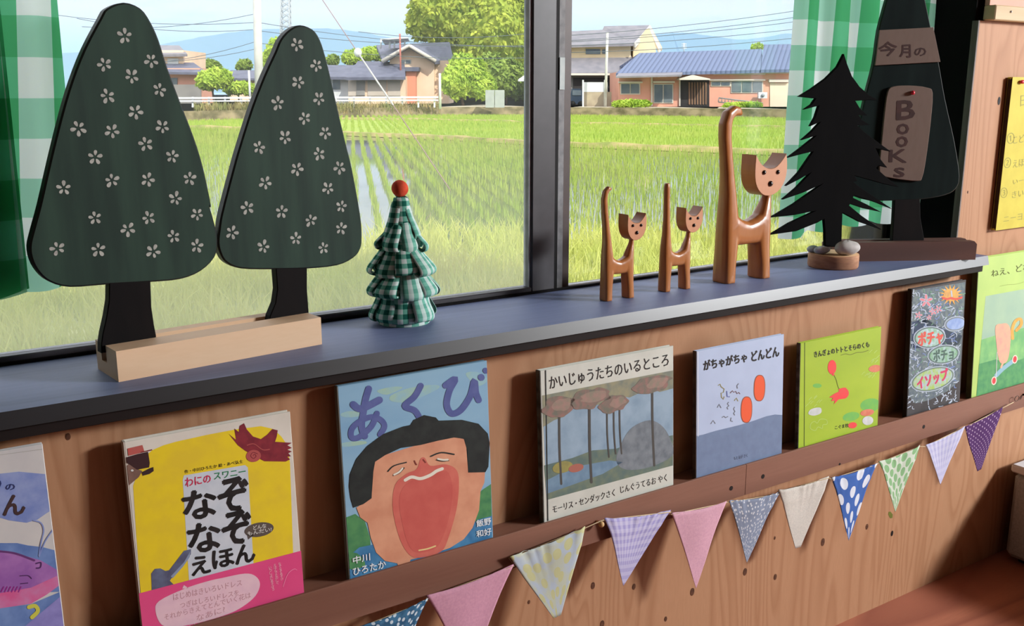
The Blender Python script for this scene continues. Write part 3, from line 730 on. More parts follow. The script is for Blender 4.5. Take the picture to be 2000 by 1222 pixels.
for i, (r, z) in enumerate(prof):
    for k in range(sg + 1):
        a = 2 * math.pi * k / sg; p = dc + Vector((r * math.cos(a), r * math.sin(a), z)) + fd.u * hx * (z / hc)
        vs.append(p); uvs.append((a * 0.024, z))
for i in range(len(prof) - 1):
    for k in range(sg): fs.append([i * (sg + 1) + k, i * (sg + 1) + k + 1, (i + 1) * (sg + 1) + k + 1, (i + 1) * (sg + 1) + k])
t.add(vs, fs, M_DG, True, uvs); t.lathe(dc, [(0.0375, 0), (0.037, 0.002)], M_DG, 28); t.build('cone', root)
t = MB(); t.ball(dc + fd.u * hx + Vector((0, 0, hb)), 0.0122, M_FELT, 20, 14, lump=.03, seed=2); t.build('felt_ball', root)
def ribbon(a, z0, z1, r0, out, wid, m, tw=0.0):
    """A folded loop of ribbon fixed at z0, bulging out and tucked back under at z1."""
    mid = [(r0, z0), (r0 + .006, z0 - .004), (r0 + out * .55, z0 - (z0 - z1) * .40), (r0 + out, z1 + .010), (r0 + out * 1.02, z1 + .003), (r0 + out * .86, z1), (r0 + out * .55, z1 + .004), (r0 + .002, z1 + .012)]
    mid = smooth_loop(mid, 3, False); vs = []; uv = []; fs = []; L = 0; n = 6; prev = None
    er = Vector((math.cos(a), math.sin(a), 0)); et = Vector((-math.sin(a), math.cos(a), 0)); ax = fd.u * hx
    for r, z in mid:
        if prev: L += math.hypot(r - prev[0], z - prev[1])
        prev = (r, z); wl = wid * (0.72 + .38 * min(1, (r - r0) / max(out, 1e-4)))
        for k in range(n + 1):
            q = k / n - .5
            p = dc + ax * (z / hc) + er * (r - .006 * (2 * q) ** 2 + tw * q * (r - r0)) + et * wl * q + Vector((0, 0, z))
            vs.append(p); uv.append((q * wid + .5, L + a))
    for i in range(len(mid) - 1):
        for k in range(n): fs.append([i * (n + 1) + k, i * (n + 1) + k + 1, (i + 1) * (n + 1) + k + 1, (i + 1) * (n + 1) + k])
    q = MB(); q.add(vs, fs, m, True, uv)
    me = q.build('ribbon_loop', root)
    sm = me.modifiers.new('thick', 'SOLIDIFY'); sm.thickness = 0.0006
    return me
af = math.atan2(-dvv.y, -dvv.x); rr = random.Random(4)
def rz(z): return float(np.interp(z, [p[1] for p in prof], [p[0] for p in prof]))
for tier, (z0, z1, n, out, off) in enumerate(((0.050, 0.004, 9, 0.013, .0), (0.086, 0.040, 8, 0.021, .35), (0.120, 0.072, 8, 0.020, .1), (0.148, 0.105, 6, 0.016, .5), (0.182, 0.118, 5, 0.013, .15))):
    for k in range(n):
        a = af + off + 2 * math.pi * k / n + rr.uniform(-.08, .08)
        right = math.sin(a - af) > 0.2
        ribbon(a, z0 + rr.uniform(-.004, .004), z1 + rr.uniform(0, .006), rz(z0) - .001, out * 1.3 * rr.uniform(.75, 1.25), 0.031 if tier < 3 else 0.025, M_DG2 if right else M_DG, rr.uniform(-.25, .25))

# ------------------------------------------------------------------ wooden cats
M_CAT = wood('honey_wood', (176, 112, 62), (132, 76, 36), (156, 94, 50), ring=5, stretch=(.5, .5, .12), rough=.28, spec=.5, distort=2)
M_FACE = wood('pale_face_wood', (200, 142, 106), (180, 120, 84), (190, 130, 94), ring=4, stretch=(.3, .3, .3), rough=.38, spec=.4)
M_EYE = mat('bead_black', (20, 10, 8), rough=.12, spec=.7)
def loft(mb, secs, m, seg=16):
    """secs: (x, z, halfwidth_x, halfdepth_y, tilt) cross-sections."""
    vs = []; fs = []
    for x, z, hw, hd, tl in secs:
        for k in range(seg):
            a = 2 * math.pi * (k + .5) / seg; ca, sa = math.cos(a), math.sin(a)
            px_ = hw * math.copysign(abs(ca) ** .62, ca); py_ = hd * math.copysign(abs(sa) ** .62, sa)
            vs.append((x + px_ * math.cos(tl), py_, z - px_ * math.sin(tl)))
    for i in range(len(secs) - 1):
        for k in range(seg):
            a, b = i * seg + k, i * seg + (k + 1) % seg; fs.append([a, b, b + seg, a + seg])
    fs += [list(range(seg - 1, -1, -1)), list(range((len(secs) - 1) * seg, len(secs) * seg))]
    mb.add(vs, fs, m)
def remesh(mb, name, parent, voxel, m, it=6):
    me = bpy.data.meshes.new(name); me.from_pydata(mb.v, [], mb.f); o = bpy.data.objects.new(name, me); SC.collection.objects.link(o)
    r = o.modifiers.new('r', 'REMESH'); r.mode = 'VOXEL'; r.voxel_size = voxel
    s = o.modifiers.new('s', 'SMOOTH'); s.iterations = it; s.factor = .5
    dg = bpy.context.evaluated_depsgraph_get(); me2 = bpy.data.meshes.new_from_object(o.evaluated_get(dg))
    bpy.data.objects.remove(o); me2.name = name
    me2.materials.clear(); me2.materials.append(m)
    zmin = min(v.co.z for v in me2.vertices)
    for v in me2.vertices: v.co.z -= zmin
    me2.polygons.foreach_set('use_smooth', [True] * len(me2.polygons))
    o = bpy.data.objects.new(name, me2); SC.collection.objects.link(o); o.parent = parent
    return o
def cat(loc, label, sx, sz, sw, tail, hrx, hrz, hpos, hth, rot=0.0):
    root = thing('wooden_cat', (0, 0, 0), label, 'cat figurine', None)
    t = MB(); S = lambda L: [(x * sx, z * sz, a * sw, b * sw, tl) for x, z, a, b, tl in L]; lx = .088
    loft(t, S(tail), M_CAT)
    loft(t, S([(lx + .001, 0, .0128, .0185, 0), (lx - .001, .03, .0125, .0180, 0), (lx - .004, .06, .0140, .0172, 0), (lx - .005, .085, .0160, .0165, 0), (lx - .003, .105, .0140, .0150, 0), (lx + .003, .125, .0100, .0120, 0), (lx + .009, .145, .0060, .0080, 0), (lx + .011, .165, .0048, .0062, 0)]), M_CAT)
    loft(t, S([(0.000, .090, .012, .0165, 1.57), (0.012, .0935, .0250, .0165, 1.57), (0.030, .0875, .0205, .0160, 1.57), (0.046, .0855, .0185, .0158, 1.57), (0.062, .0875, .0205, .0158, 1.57), (.078, .0915, .0245, .0158, 1.57), (lx, .089, .015, .0155, 1.57)]), M_CAT)
    remesh(t, 'body', root, 0.0016 if sz > .8 else 0.0011, M_CAT, 10)
    # head: a thick disc cut with two ear points
    out = [(-92, -118), (-76, -88), (-54, -60), (-28, -42), (0, -36), (26, -44), (50, -68), (70, -96), (82, -118), (90, -60), (90, -10), (82, 35), (62, 78), (30, 106), (-6, 116), (-40, 108), (-70, 76), (-88, 30), (-94, -30)]
    kx, kz = hrx / 92.0, hrz / 117.0
    uv = [(x * kx, -y * kz) for x, y in out]
    def rnd_(L, corners):
        res = []
        n = len(L)
        for i in range(n):
            p0, p1, p2, p3 = L[i - 1], L[i], L[(i + 1) % n], L[(i + 2) % n]
            if i in corners: p0 = p1
            if (i + 1) % n in corners: p3 = p2
            for j in range(3):
                q = j / 3; res.append(tuple(0.5 * ((2 * b) + (-a_ + c_) * q + (2 * a_ - 5 * b + 4 * c_ - d_) * q * q + (-a_ + 3 * b - 3 * c_ + d_) * q ** 3) for a_, b, c_, d_ in zip(p0, p1, p2, p3)))
        return res
    fh = Frame((hpos[0], -hth / 2, hpos[1]), (1, 0, 0), (0, 0, 1))
    t = MB(); slab(t, fh, rnd_(uv, (0, 8)), -hth, 0, M_CAT, 0.0005, M_FACE); h = t.build('head', root)
    for x, y, nm, r in ((-43, -18, 'eye', .0040), (37, -15, 'eye', .0040), (-3, 48, 'nose', .0050)):
        t = MB(); p = fh.at(x * kx, -y * kz, .0006); t.ball(p, r * hrz / .036, M_EYE, 14, 10, (1, .7, 1)); t.build(nm, h)
    root.location = loc; root.rotation_euler = (0, 0, rot); return root
base_ = [(0, 0, .0128, .0185, 0), (0, .03, .0130, .0180, 0), (.002, .065, .0150, .0172, 0), (.003, .095, .0165, .0162, 0), (.001, .125, .0140, .0148, 0)]
tail_hook = base_ + [(-.001, .155, .0112, .0130, 0), (-.005, .19, .0092, .0110, 0), (-.010, .225, .0084, .0100, 0), (-.0145, .255, .0084, .0098, 0), (-.0150, .275, .0088, .0098, .25), (-.010, .291, .0088, .0096, .9), (.002, .299, .0084, .0090, 1.5), (.013, .298, .0066, .0078, 1.8), (.021, .293, .0026, .005, 1.9)]
tail_small = base_ + [(-.001, .155, .0105, .0125, 0), (-.006, .195, .0084, .0102, 0), (-.012, .235, .0078, .0092, 0), (-.015, .265, .0078, .0090, .2), (-.011, .284, .0076, .0086, .8), (-.001, .294, .0070, .008, 1.4), (.010, .292, .003, .006, 1.8)]
tail_straight = base_ + [(.001, .155, .0105, .0125, 0), (.000, .20, .0084, .0100, 0), (-.002, .25, .0076, .0090, 0), (-.003, .285, .0076, .0088, 0), (-.003, .297, .0060, .0070, 0)]
p = on_z(1412, 549, ZL)
cat((p.x - .004, 0.042, ZL), 'largest of the three wooden cats, standing beside the black pine', 1.0, 1.0, 1.12, tail_hook, .0408, .0365, (.088, .1865), .034)
p = on_z(1186, 587, ZL)
cat((p.x, 0.036, ZL), 'small wooden cat with a curled tail tip, nearest the window post', .52, .617, .60, tail_small, .0200, .0214, (.0525, .1170), .024)
p = on_z(1304, 570, ZL)
cat((p.x, 0.040, ZL), 'small wooden cat with a straight upright tail, the middle one', .52, .617, .60, tail_straight, .0200, .0214, (.0525, .1190), .024)

# ------------------------------------------------------------------ picture-book rail
M_RAIL = wood('rail_timber', (138, 97, 80), (118, 79, 64), (127, 88, 72), ring=4, stretch=(.06, 1, 1), rough=.55, spec=.3)
M_BOLT = mat('black_screw', (18, 15, 15), rough=.5)
ZR = 0.4555
root = thing('book_rail', (0.9, -0.025, ZR - 0.057), 'long brown timber rail on the wall carrying the picture books', 'rail')
xs = on_y(1457, 930, -0.05).x
for xa, xb in ((X0 + .05, xs - 0.0006), (xs + 0.0006, 3.2)):
    t = MB(); z0 = ZR - 0.0575
    t.prism([(xa, -0.05, z0), (xa, -0.05, ZR - .001), (xa, -0.0488, ZR), (xa, -0.0455, ZR), (xa, -0.0445, ZR - .006), (xa, -0.0005, ZR - .006), (xa, -0.0005, z0)], (xb - xa, 0, 0), M_RAIL)
    t.build('rail_board', root)
for x, y in ((1428, 953), (1490, 930), (1804, 833), (1640, 906)):
    p = on_y(x, y, -0.05); t = MB(); r = .0042 if x != 1640 else .0025
    t.prism([(p.x + r * math.cos(a * math.pi / 6), -0.0505, p.z + r * math.sin(a * math.pi / 6)) for a in range(12)], (0, .002, 0), M_BOLT); t.build('screw', root)

# ------------------------------------------------------------------ picture books leaning on the wall
ZB = ZR - 0.0058
TILT = 0.055
M_PAGES = mat('page_block', (226, 218, 198), (206, 196, 174), 300, (1, 60, 1), rough=.85)
def book(label, cov, spine_m, x0, x1, top, th=0.0085, yb=-0.0425, pages=True, back=None, x0b=None):
    """x0, x1: world edges of the front cover; top: photo pixel on its top edge."""
    v = Vector((0, TILT, math.sqrt(1 - TILT ** 2))); fr = Frame((x0, yb, ZB + 0.0002), (1, 0, 0), v)
    h = fr.px(*top)[1]; w_ = x1 - x0
    root = thing('picture_book', fr.o, label, 'book', 'picture books on the rail')
    B = lambda u0, u1, v0, v1, n0, n1, m, nm, bv=0.0: MB().obox(fr.at((u0 + u1) / 2, (v0 + v1) / 2, (n0 + n1) / 2), fr.u, fr.v, (u1 - u0) / 2, (v1 - v0) / 2, (n1 - n0) / 2, m, bv).build(nm, root)
    fc = B(0, w_, 0, h, -0.0022, 0, cov, 'front_cover', 0.0007)
    B(0, w_, 0, h, -th, -th + 0.0022, back or cov, 'back_cover', 0.0007)
    B(-0.0012, 0.0022, 0.0003, h - .0003, -th + 0.0003, -0.0003, spine_m, 'spine', 0.0005)
    B(0.0026, w_ - 0.003, 0.003, h - 0.003, -th + 0.0023, -0.0023, M_PAGES, 'page_block')
    return root, fr, fc, w_, h
_LEAN = Frame((0, -0.0425, ZB + 0.0002), (1, 0, 0), (0, TILT, math.sqrt(1 - TILT ** 2)))
def px_x(x, y): return hit(x, y, _LEAN.o, _LEAN.n).x
I = ink
WHITE = I((214, 212, 206)); BLACK = I((28, 26, 26), (44, 40, 40)); 
# 1 --- the cut-off book at the left edge
cl = crop(0, 850, 3.285)
M = mat('cover_white', (214, 212, 208), (200, 198, 198), 20, rough=.45, spec=.35)
xr1 = px_x(128, 1222); root, fr, fc, w_, h = book('white picture book with blue clouds and purple fish, cut off by the left edge', M, M, xr1 - 0.225, xr1 - 0.001, (88, 865))
P = Print(fr, cl); P.bounds = (0.001, w_ - .001, 0.001, h - .001)
BL1 = I((120, 138, 196), (146, 160, 206)); PUR = I((150, 96, 170), (176, 120, 186), 40); PNK = I((214, 96, 150), (206, 130, 176)); SEA = I((92, 120, 178), (120, 148, 200), 40); LAV = I((150, 144, 206), (132, 126, 190))
P.poly([(-420, 300), (-200, 240), (0, 245), (120, 232), (340, 238), (350, 480), (300, 498), (240, 540), (170, 560), (60, 545), (0, 528), (-420, 560)], BL1, 1)
P.poly([(-420, 720), (0, 690), (110, 690), (180, 705), (270, 715), (372, 730), (390, 1000), (-420, 1040)], SEA, 1)
P.poly([(-420, 770), (0, 735), (120, 760), (260, 800), (375, 858), (384, 900), (250, 980), (0, 1012), (-420, 1040)], PUR, 2)
P.poly([(-420, 1040), (0, 1010), (200, 975), (382, 895), (390, 960), (300, 1020), (200, 1078), (0, 1108), (-420, 1130)], PNK, 3)
P.poly([(-420, 1130), (0, 1108), (200, 1080), (396, 1000), (410, 1100), (430, 1222), (440, 1330), (-420, 1330)], SEA, 2)
P.poly([(160, 1222), (398, 1030), (430, 1222), (440, 1340), (60, 1340)], LAV, 3)
P.line([(215, 545), (262, 560), (280, 610), (262, 690), (250, 770)], 9, BL1, 4); P.line([(350, 590), (300, 660), (275, 710), (252, 775)], 8, BL1, 4)
P.line([(-60, 738), (60, 748), (130, 765), (220, 800)], 12, I((104, 60, 116)), 4); P.line([(232, 820), (262, 815), (258, 845), (235, 850)], 9, I((84, 50, 100)), 4)
P.line([(125, 900), (180, 898), (203, 918)], 6, I((84, 50, 100)), 4); P.line([(130, 950), (180, 945)], 6, I((84, 50, 100)), 4)
for k in range(6): P.line([(8 + k * 22, 1000 + 2 * (k % 2)), (24 + k * 22, 970)], 8, I((150, 50, 140)), 4)
P.line([(185, 1100), (225, 1092), (243, 1125), (205, 1165)], 26, I((208, 206, 84)), 5)
INK1 = I((70, 52, 52))
P.text('の', [(36, 313), (95, 308), (97, 346), (38, 350)], I((50, 60, 110)), 5, .02); P.text('ん', [(22, 385), (160, 378), (160, 505), (22, 512)], INK1, 5, .03)
P.text('り', [(-40, 285), (8, 280), (8, 340), (-40, 345)], I((50, 60, 110)), 5, .02)
P.poly([(0 - 420, 135), (296, 82), (296, 86), (-420, 140)], I((170, 168, 160)), 1)
P.build('picture', fc)
# 2 --- yellow riddle book with a pink paper band
cy = crop(240, 800, 2.8944)
M = mat('cover_ivory', (222, 216, 204), (210, 204, 192), 20, rough=.4, spec=.35)
root, fr, fc, w_, h = book('yellow picture book with a maroon bird and a pink paper band', M, M, px_x(243, 870), px_x(593, 1164), (400, 834), .012)
P = Print(fr, cy); P.bounds = (0.0006, w_ - .0006, 0.0006, h - .0006)
YEL = I((234, 206, 40), (226, 196, 50), 40)
P.poly([(165, 228), (230, 200), (300, 180), (480, 140), (640, 110), (780, 92), (850, 108), (895, 150), (930, 200), (945, 300), (962, 800), (962, 840), (100, 1060), (75, 700), (58, 430), (90, 330), (130, 260)], YEL, 1)
P.poly([(338, 395), (345, 370), (690, 312), (706, 325), (738, 870), (375, 990)], I((206, 212, 220), (194, 202, 212)), 2)
MAR = I((140, 48, 58), (118, 38, 50), 90)
P.poly([(598, 135), (640, 170), (630, 105), (655, 125), (660, 90), (685, 75), (700, 110), (735, 150), (780, 165), (815, 140), (845, 108), (875, 115), (870, 150), (860, 180), (960, 185), (930, 200), (955, 215), (930, 225), (955, 235), (935, 245), (950, 262), (930, 265), (945, 280), (920, 292), (800, 290), (770, 275), (690, 230), (650, 200)], MAR, 3)
P.ell((738, 260), 42, 34, I((176, 84, 82)), 4, -8); P.line([(735, 258), (745, 250), (752, 262), (738, 274), (722, 260), (735, 240), (762, 248)], 3, MAR, 5)
P.line([(700, 200), (740, 192), (790, 225), (830, 222)], 5, I((176, 84, 82)), 5)
P.poly([(0, 320), (40, 300), (70, 330), (110, 345), (90, 380), (60, 405), (15, 430), (0, 420)], I((136, 104, 92), (116, 88, 78)), 2)
P.poly([(18, 268), (80, 250), (142, 236), (152, 300), (148, 325), (80, 338), (40, 310), (20, 300)], I((62, 38, 40)), 3)
P.poly([(106, 352), (150, 330), (172, 322), (174, 345), (150, 362), (112, 372)], I((58, 40, 42)), 4)
P.poly([(26, 218), (110, 198), (122, 238), (30, 260)], I((196, 84, 78), (180, 96, 88)), 4); P.line([(100, 240), (165, 225)], 6, I((120, 40, 44)), 5)
P.ell((52, 342), 8, 6, WHITE, 5)
P.poly([(160, 925), (180, 898), (212, 895), (240, 910), (262, 905), (300, 855), (345, 796), (385, 786), (384, 815), (350, 865), (290, 930), (265, 965), (300, 1000), (290, 1030), (165, 1050)], I((84, 84, 108), (108, 118, 146), 50), 3)
P.poly([(270, 940), (345, 860), (380, 800), (378, 830), (340, 885), (282, 950)], I((138, 152, 178)), 4)
P.text('作・中川ひろたか 絵・あべ弘士', [(347, 340), (677, 280), (679, 300), (349, 360)], I((70, 62, 30)), 3, .015)
P.text('わにの', [(350, 385), (495, 363), (497, 408), (354, 436)], I((200, 50, 84)), 4, .02)
P.text('スワニー', [(513, 358), (692, 330), (694, 366), (516, 394)], I((48, 128, 84)), 4, .02)
for ch, q in (('な', [(332, 470), (522, 440), (530, 598), (350, 625)]), ('ぞ', [(535, 402), (705, 370), (700, 556), (548, 585)]), ('な', [(362, 655), (545, 625), (553, 785), (378, 812)]), ('ぞ', [(556, 590), (720, 558), (715, 742), (572, 770)]), ('え', [(385, 838), (490, 815), (495, 915), (392, 938)]), ('ほ', [(502, 800), (622, 776), (630, 875), (512, 898)]), ('ん', [(630, 772), (742, 750), (748, 852), (640, 874)])):
    P.text(ch, q, BLACK, 5, .034)
P.ell((770, 676), 83, 40, I((92, 82, 76)), 5, -10); P.poly([(700, 690), (740, 705), (708, 732)], I((92, 82, 76)), 5)
P.text('どんな', [(735, 655), (808, 641), (810, 664), (737, 678)], WHITE, 6, .02); P.text('もんだい!', [(702, 688), (838, 662), (840, 684), (706, 710)], WHITE, 6, .02)
P.build('picture', fc)
band = MB(); fo2 = Frame(fr.at(0, 0, 0.0006), fr.u, fr.v)
q = fo2.trace(cy([(60, 1046), (1002, 798)])); M_OBI = mat('obi_pink', (230, 84, 138), (222, 76, 130), 10, rough=.4, spec=.35)
band.prism([fr.at(-.0014, .001, .0004), fr.at(w_ + .0008, .001, .0004), fr.at(w_ + .0008, q[1][1], .0004), fr.at(-.0014, q[0][1], .0004)], fr.n * .0003, M_OBI)
bo = band.build('paper_band', root)
P = Print(Frame(fr.at(0, 0, 0.00075), fr.u, fr.v), cy); P.bounds = (0.0006, w_ - .0006, 0.0012, h)
P.poly([(185, 1140), (205, 1080), (350, 1010), (480, 968), (560, 950), (690, 925), (750, 940), (775, 985), (750, 1050), (680, 1110), (590, 1155), (420, 1205), (300, 1225), (220, 1215)], I((232, 196, 206), (226, 188, 202)), 1, True)
P.poly([(335, 1010), (345, 990), (372, 1008)], I((232, 196, 206), (226, 188, 202)), 1)
TXT = I((196, 148, 156))
for s, q in (('はじめはきいろいドレス', [(283, 1040), (672, 958), (673, 992), (286, 1078)]), ('つぎはしろいドレスを', [(322, 1088), (655, 1014), (656, 1046), (325, 1122)]), ('それからきえてとんでいく花は', [(232, 1155), (722, 1028), (724, 1062), (236, 1190)]), ('なあに?', [(415, 1160), (575, 1108), (578, 1142), (418, 1196)])): P.text(s, q, TXT, 2, .0)
P.text('この本もきっとおやこのなぞなぞにきまるよ!', [(340, 1225), (895, 1076), (898, 1100), (343, 1250)], WHITE, 2, .02)
P.column('なぞなぞあそび', (885, 862), (900, 962), 15, I((240, 186, 200)), 2); P.column('えほんでたのしく', (858, 870), (874, 985), 15, I((240, 186, 200)), 2); P.column('いっしょにあそぼう', (830, 884), (850, 1022), 15, I((240, 186, 200)), 2)
P.line([(905, 1000), (930, 930), (965, 900), (985, 905)], 4, I((240, 130, 170)), 2)
P.build('band_print', bo)
# 3 --- yawning face
ca = crop(640, 680, 2.6)
M = mat('cover_sky', (142, 182, 206), (126, 168, 200), 16, (0.3, 1, 1), rough=.42, spec=.35)
root, fr, fc, w_, h = book('blue picture book with a wide open yawning face', M, mat('spine_grey', (112, 112, 104), rough=.6), px_x(662, 800), px_x(958, 900), (800, 730), .0095)
P = Print(fr, ca); P.bounds = (0.0006, w_ - .0006, 0.0006, h - .0006)
SKY2 = I((160, 192, 172), (146, 186, 198), 50)
for pts in ([(70, 330), (120, 318), (200, 335), (120, 350), (72, 345)], [(320, 240), (420, 200), (540, 185), (560, 205), (420, 268), (330, 270)], [(700, 130), (760, 120), (812, 160), (760, 190)], [(75, 480), (180, 470), (190, 485), (80, 500)], [(250, 215), (330, 195), (380, 200), (300, 235)]): P.poly(pts, SKY2, 1, True)
GRN = I((86, 146, 92), (64, 124, 84), 60); WAT = I((54, 112, 158), (80, 140, 182), 50)
P.poly([(84, 860), (140, 840), (190, 880), (215, 960), (218, 1000), (86, 1070)], GRN, 1); P.poly([(740, 760), (785, 718), (832, 688), (834, 880), (740, 920)], GRN, 1)
P.poly([(88, 1060), (160, 1010), (260, 990), (400, 1060), (600, 1000), (700, 920), (760, 870), (834, 850), (836, 1010), (90, 1230)], WAT, 2)
P.poly([(90, 1050), (150, 1040), (190, 1100), (110, 1120)], GRN, 3, True)
LET = I((94, 104, 158), (82, 92, 148))
for pts, wd in (([(130, 285), (170, 306), (262, 262)], 30), ([(208, 205), (192, 260), (180, 330), (172, 395), (188, 445)], 28), ([(250, 330), (222, 395), (160, 450), (122, 452), (122, 410), (160, 372), (220, 348), (268, 362), (288, 395), (266, 436)], 24), ([(472, 190), (440, 245), (390, 292), (440, 314), (462, 345)], 26), ([(598, 188), (648, 155), (618, 215), (604, 285), (628, 330), (676, 312), (724, 240), (744, 165), (752, 225), (766, 262)], 27), ([(778, 146), (780, 148)], 28), ([(801, 112), (803, 114)], 24)): P.line(pts, wd * 1.22, LET, 4)
SKIN = I((218, 158, 126), (204, 140, 110), 30); HAIR = I((44, 50, 48), (34, 38, 38))
P.poly([(235, 575), (290, 540), (470, 485), (640, 450), (700, 462), (712, 628), (798, 622), (795, 680), (775, 725), (768, 820), (735, 910), (690, 968), (620, 1012), (510, 1050), (420, 1072), (412, 1105), (360, 1110), (352, 1090), (290, 1078), (245, 1035), (218, 960), (202, 885), (165, 858), (145, 808), (222, 755)], SKIN, 5)
P.poly([(108, 700), (112, 640), (145, 560), (200, 495), (280, 435), (380, 396), (420, 388), (436, 362), (488, 338), (548, 350), (562, 366), (680, 362), (765, 382), (812, 432), (822, 480), (815, 600), (800, 628), (712, 630), (708, 520), (690, 458), (640, 452), (560, 468), (470, 490), (370, 505), (290, 542), (240, 575), (228, 640), (222, 760), (180, 790), (130, 808), (116, 760)], HAIR, 6)
MOU = I((208, 112, 98), (200, 98, 88), 40); MO2 = I((202, 100, 90), (194, 90, 82), 40)
P.poly([(328, 790), (342, 690), (400, 635), (450, 612), (470, 560), (492, 555), (520, 595), (600, 588), (655, 620), (665, 700), (652, 820), (612, 960), (575, 1030), (480, 1060), (425, 1055), (380, 1000), (345, 900)], MOU, 7, True)
P.poly([(362, 800), (375, 715), (430, 668), (520, 650), (600, 620), (632, 700), (622, 820), (590, 940), (550, 1010), (480, 1035), (430, 1025), (395, 960)], MO2, 8, True)
TEETH = I((228, 222, 206))
P.line([(392, 668), (425, 652), (470, 660), (520, 642), (550, 622), (580, 610)], 16, TEETH, 9); P.line([(462, 1024), (505, 1016), (545, 1002)], 7, I((226, 204, 140)), 9)
for pts, wd in (([(303, 625), (335, 595), (400, 577)], 6), ([(522, 547), (575, 528), (640, 537)], 7), ([(330, 645), (362, 632), (388, 604)], 5), ([(548, 565), (580, 572), (615, 568)], 4)): P.line(pts, wd, HAIR, 9)
P.line([(336, 640), (362, 626), (378, 608)], 9, TEETH, 9); P.line([(558, 560), (585, 565), (608, 564)], 9, TEETH, 9)
for pts in ([(438, 568), (446, 585), (452, 590)], [(482, 562), (490, 572), (496, 580)]): P.line(pts, 6, I((130, 60, 52)), 9)
for s, q in (('中川', [(125, 1058), (212, 1036), (214, 1074), (128, 1094)]), ('ひろたか', [(125, 1114), (292, 1074), (294, 1112), (130, 1152)]), ('飯野', [(752, 872), (826, 856), (828, 892), (755, 906)]), ('和好', [(752, 926), (828, 908), (829, 945), (755, 958)])): P.text(s, q, I((222, 228, 230)), 10, .02)
P.build('picture', fc)
# 4 --- white book with a plain woodland scene
cs = crop(1020, 650, 3.056)
M = mat('cover_cream', (206, 208, 198), (196, 198, 188), 20, rough=.42, spec=.35)
root, fr, fc, w_, h = book('cream picture book with a muted woodland scene between white title bands', M, mat('spine_mottled', (96, 100, 92), (60, 62, 58), 60), px_x(1057, 800), px_x(1315.5, 800), (1250, 687), .011)
P = Print(fr, cs); P.bounds = (0.0006, w_ - .0006, 0.0006, h - .0006)
rnd = random.Random(21)
P.line([(138, 212), (152, 1118)], 7, I((40, 44, 42)), 3)
P.poly([(118, 373), (904, 222), (899, 790), (146, 996)], I((150, 172, 190), (128, 152, 172), 30), 1)
P.poly([(118, 373), (904, 222), (902, 330), (820, 352), (760, 330), (640, 385), (560, 372), (470, 430), (330, 420), (250, 500), (190, 520), (125, 560)], I((122, 128, 116), (150, 146, 118), 60), 2)
P.poly([(130, 790), (300, 745), (420, 700), (560, 690), (700, 640), (900, 610), (899, 790), (146, 996)], I((92, 112, 108), (116, 128, 108), 50), 2)
P.poly([(142, 880), (300, 800), (520, 760), (600, 770), (480, 840), (300, 905), (144, 960)], I((122, 150, 172), (104, 132, 156), 50), 3)
P.poly([(560, 760), (600, 640), (660, 560), (760, 520), (840, 560), (890, 650), (898, 730), (760, 800), (620, 815)], I((128, 136, 142), (104, 112, 120), 60), 3, True)
for x0, yb, yt, wd in ((220, 900, 470, 13), (400, 890, 450, 15), (505, 740, 470, 9), (545, 720, 450, 9), (580, 720, 440, 9), (775, 790, 330, 13)):
    P.line([(x0 + 12, yb), (x0 + 2, (yb + yt) / 2), (x0, yt)], wd, I((78, 76, 72)), 4)
for cx_, cy_, rx, ry in ((215, 440, 100, 70), (395, 390, 130, 62), (545, 425, 90, 52), (780, 310, 118, 56)):
    for q_, (ox, sc, mm) in enumerate(((0, 1.0, I((146, 112, 104), (112, 112, 100), 90)), (24, .6, I((160, 128, 118), (136, 128, 112), 90)))):
        P.poly([(cx_ + ox + rx * sc * rnd.uniform(.75, 1.12) * math.cos(a), cy_ - ox * .5 + ry * sc * rnd.uniform(.75, 1.12) * math.sin(a) - .2 * rx * sc * math.cos(a)) for a in [k * math.pi / 7 for k in range(14)]], mm, 5 + q_, True)
P.ell((240, 800), 62, 34, I((156, 148, 84), (136, 132, 84), 80), 4, -14); P.ell((320, 805), 46, 24, I((168, 104, 90)), 5, -14)
P.text('かいじゅうたちのいるところ', [(158, 262), (872, 122), (874, 196), (164, 338)], BLACK, 4, .004)
P.text('モーリス・センダックさく', [(180, 1030), (552, 928), (553, 972), (183, 1076)], BLACK, 4); P.text('じんぐうてるお やく', [(585, 915), (862, 840), (864, 882), (587, 956)], BLACK, 4)
P.build('picture', fc)
# 5 --- pale blue book with two orange ovals
cg = crop(1330, 620, 3.702)
M = mat('cover_paleblue', (180, 195, 222), (174, 189, 216), 20, rough=.42, spec=.35)
root, fr, fc, w_, h = book('pale blue picture book with two upright orange ovals', M, mat('spine_brown', (74, 58, 48), (50, 40, 34), 60), px_x(1360, 800), px_x(1529, 780), (1440, 670), .0085)
P = Print(fr, cg); P.bounds = (0.0006, w_ - .0006, 0.0006, h - .0006)
P.poly([(100, 858), (160, 845), (250, 818), (420, 777), (520, 747), (620, 712), (680, 700), (740, 702), (735, 980), (95, 1170)], I((116, 134, 164), (110, 126, 156)), 1)
P.line([(122, 240), (124, 855)], 7, I((206, 212, 226)), 2)
ORA = I((232, 96, 58)); OUTL = I((150, 84, 60))
for c in ((567, 509), (473, 665)): P.ell(c, 42, 96, OUTL, 2, 2, 32, .8); P.ell(c, 37, 90, ORA, 3, 2, 32, .8)
P.text('がちゃがちゃ', [(160, 312), (475, 250), (476, 318), (165, 384)], BLACK, 3, .035); P.text('どんどん', [(508, 245), (707, 206), (709, 278), (511, 316)], BLACK, 3, .035)
S1 = I((120, 124, 134)); S2 = I((150, 140, 84)); S3 = I((120, 90, 92))
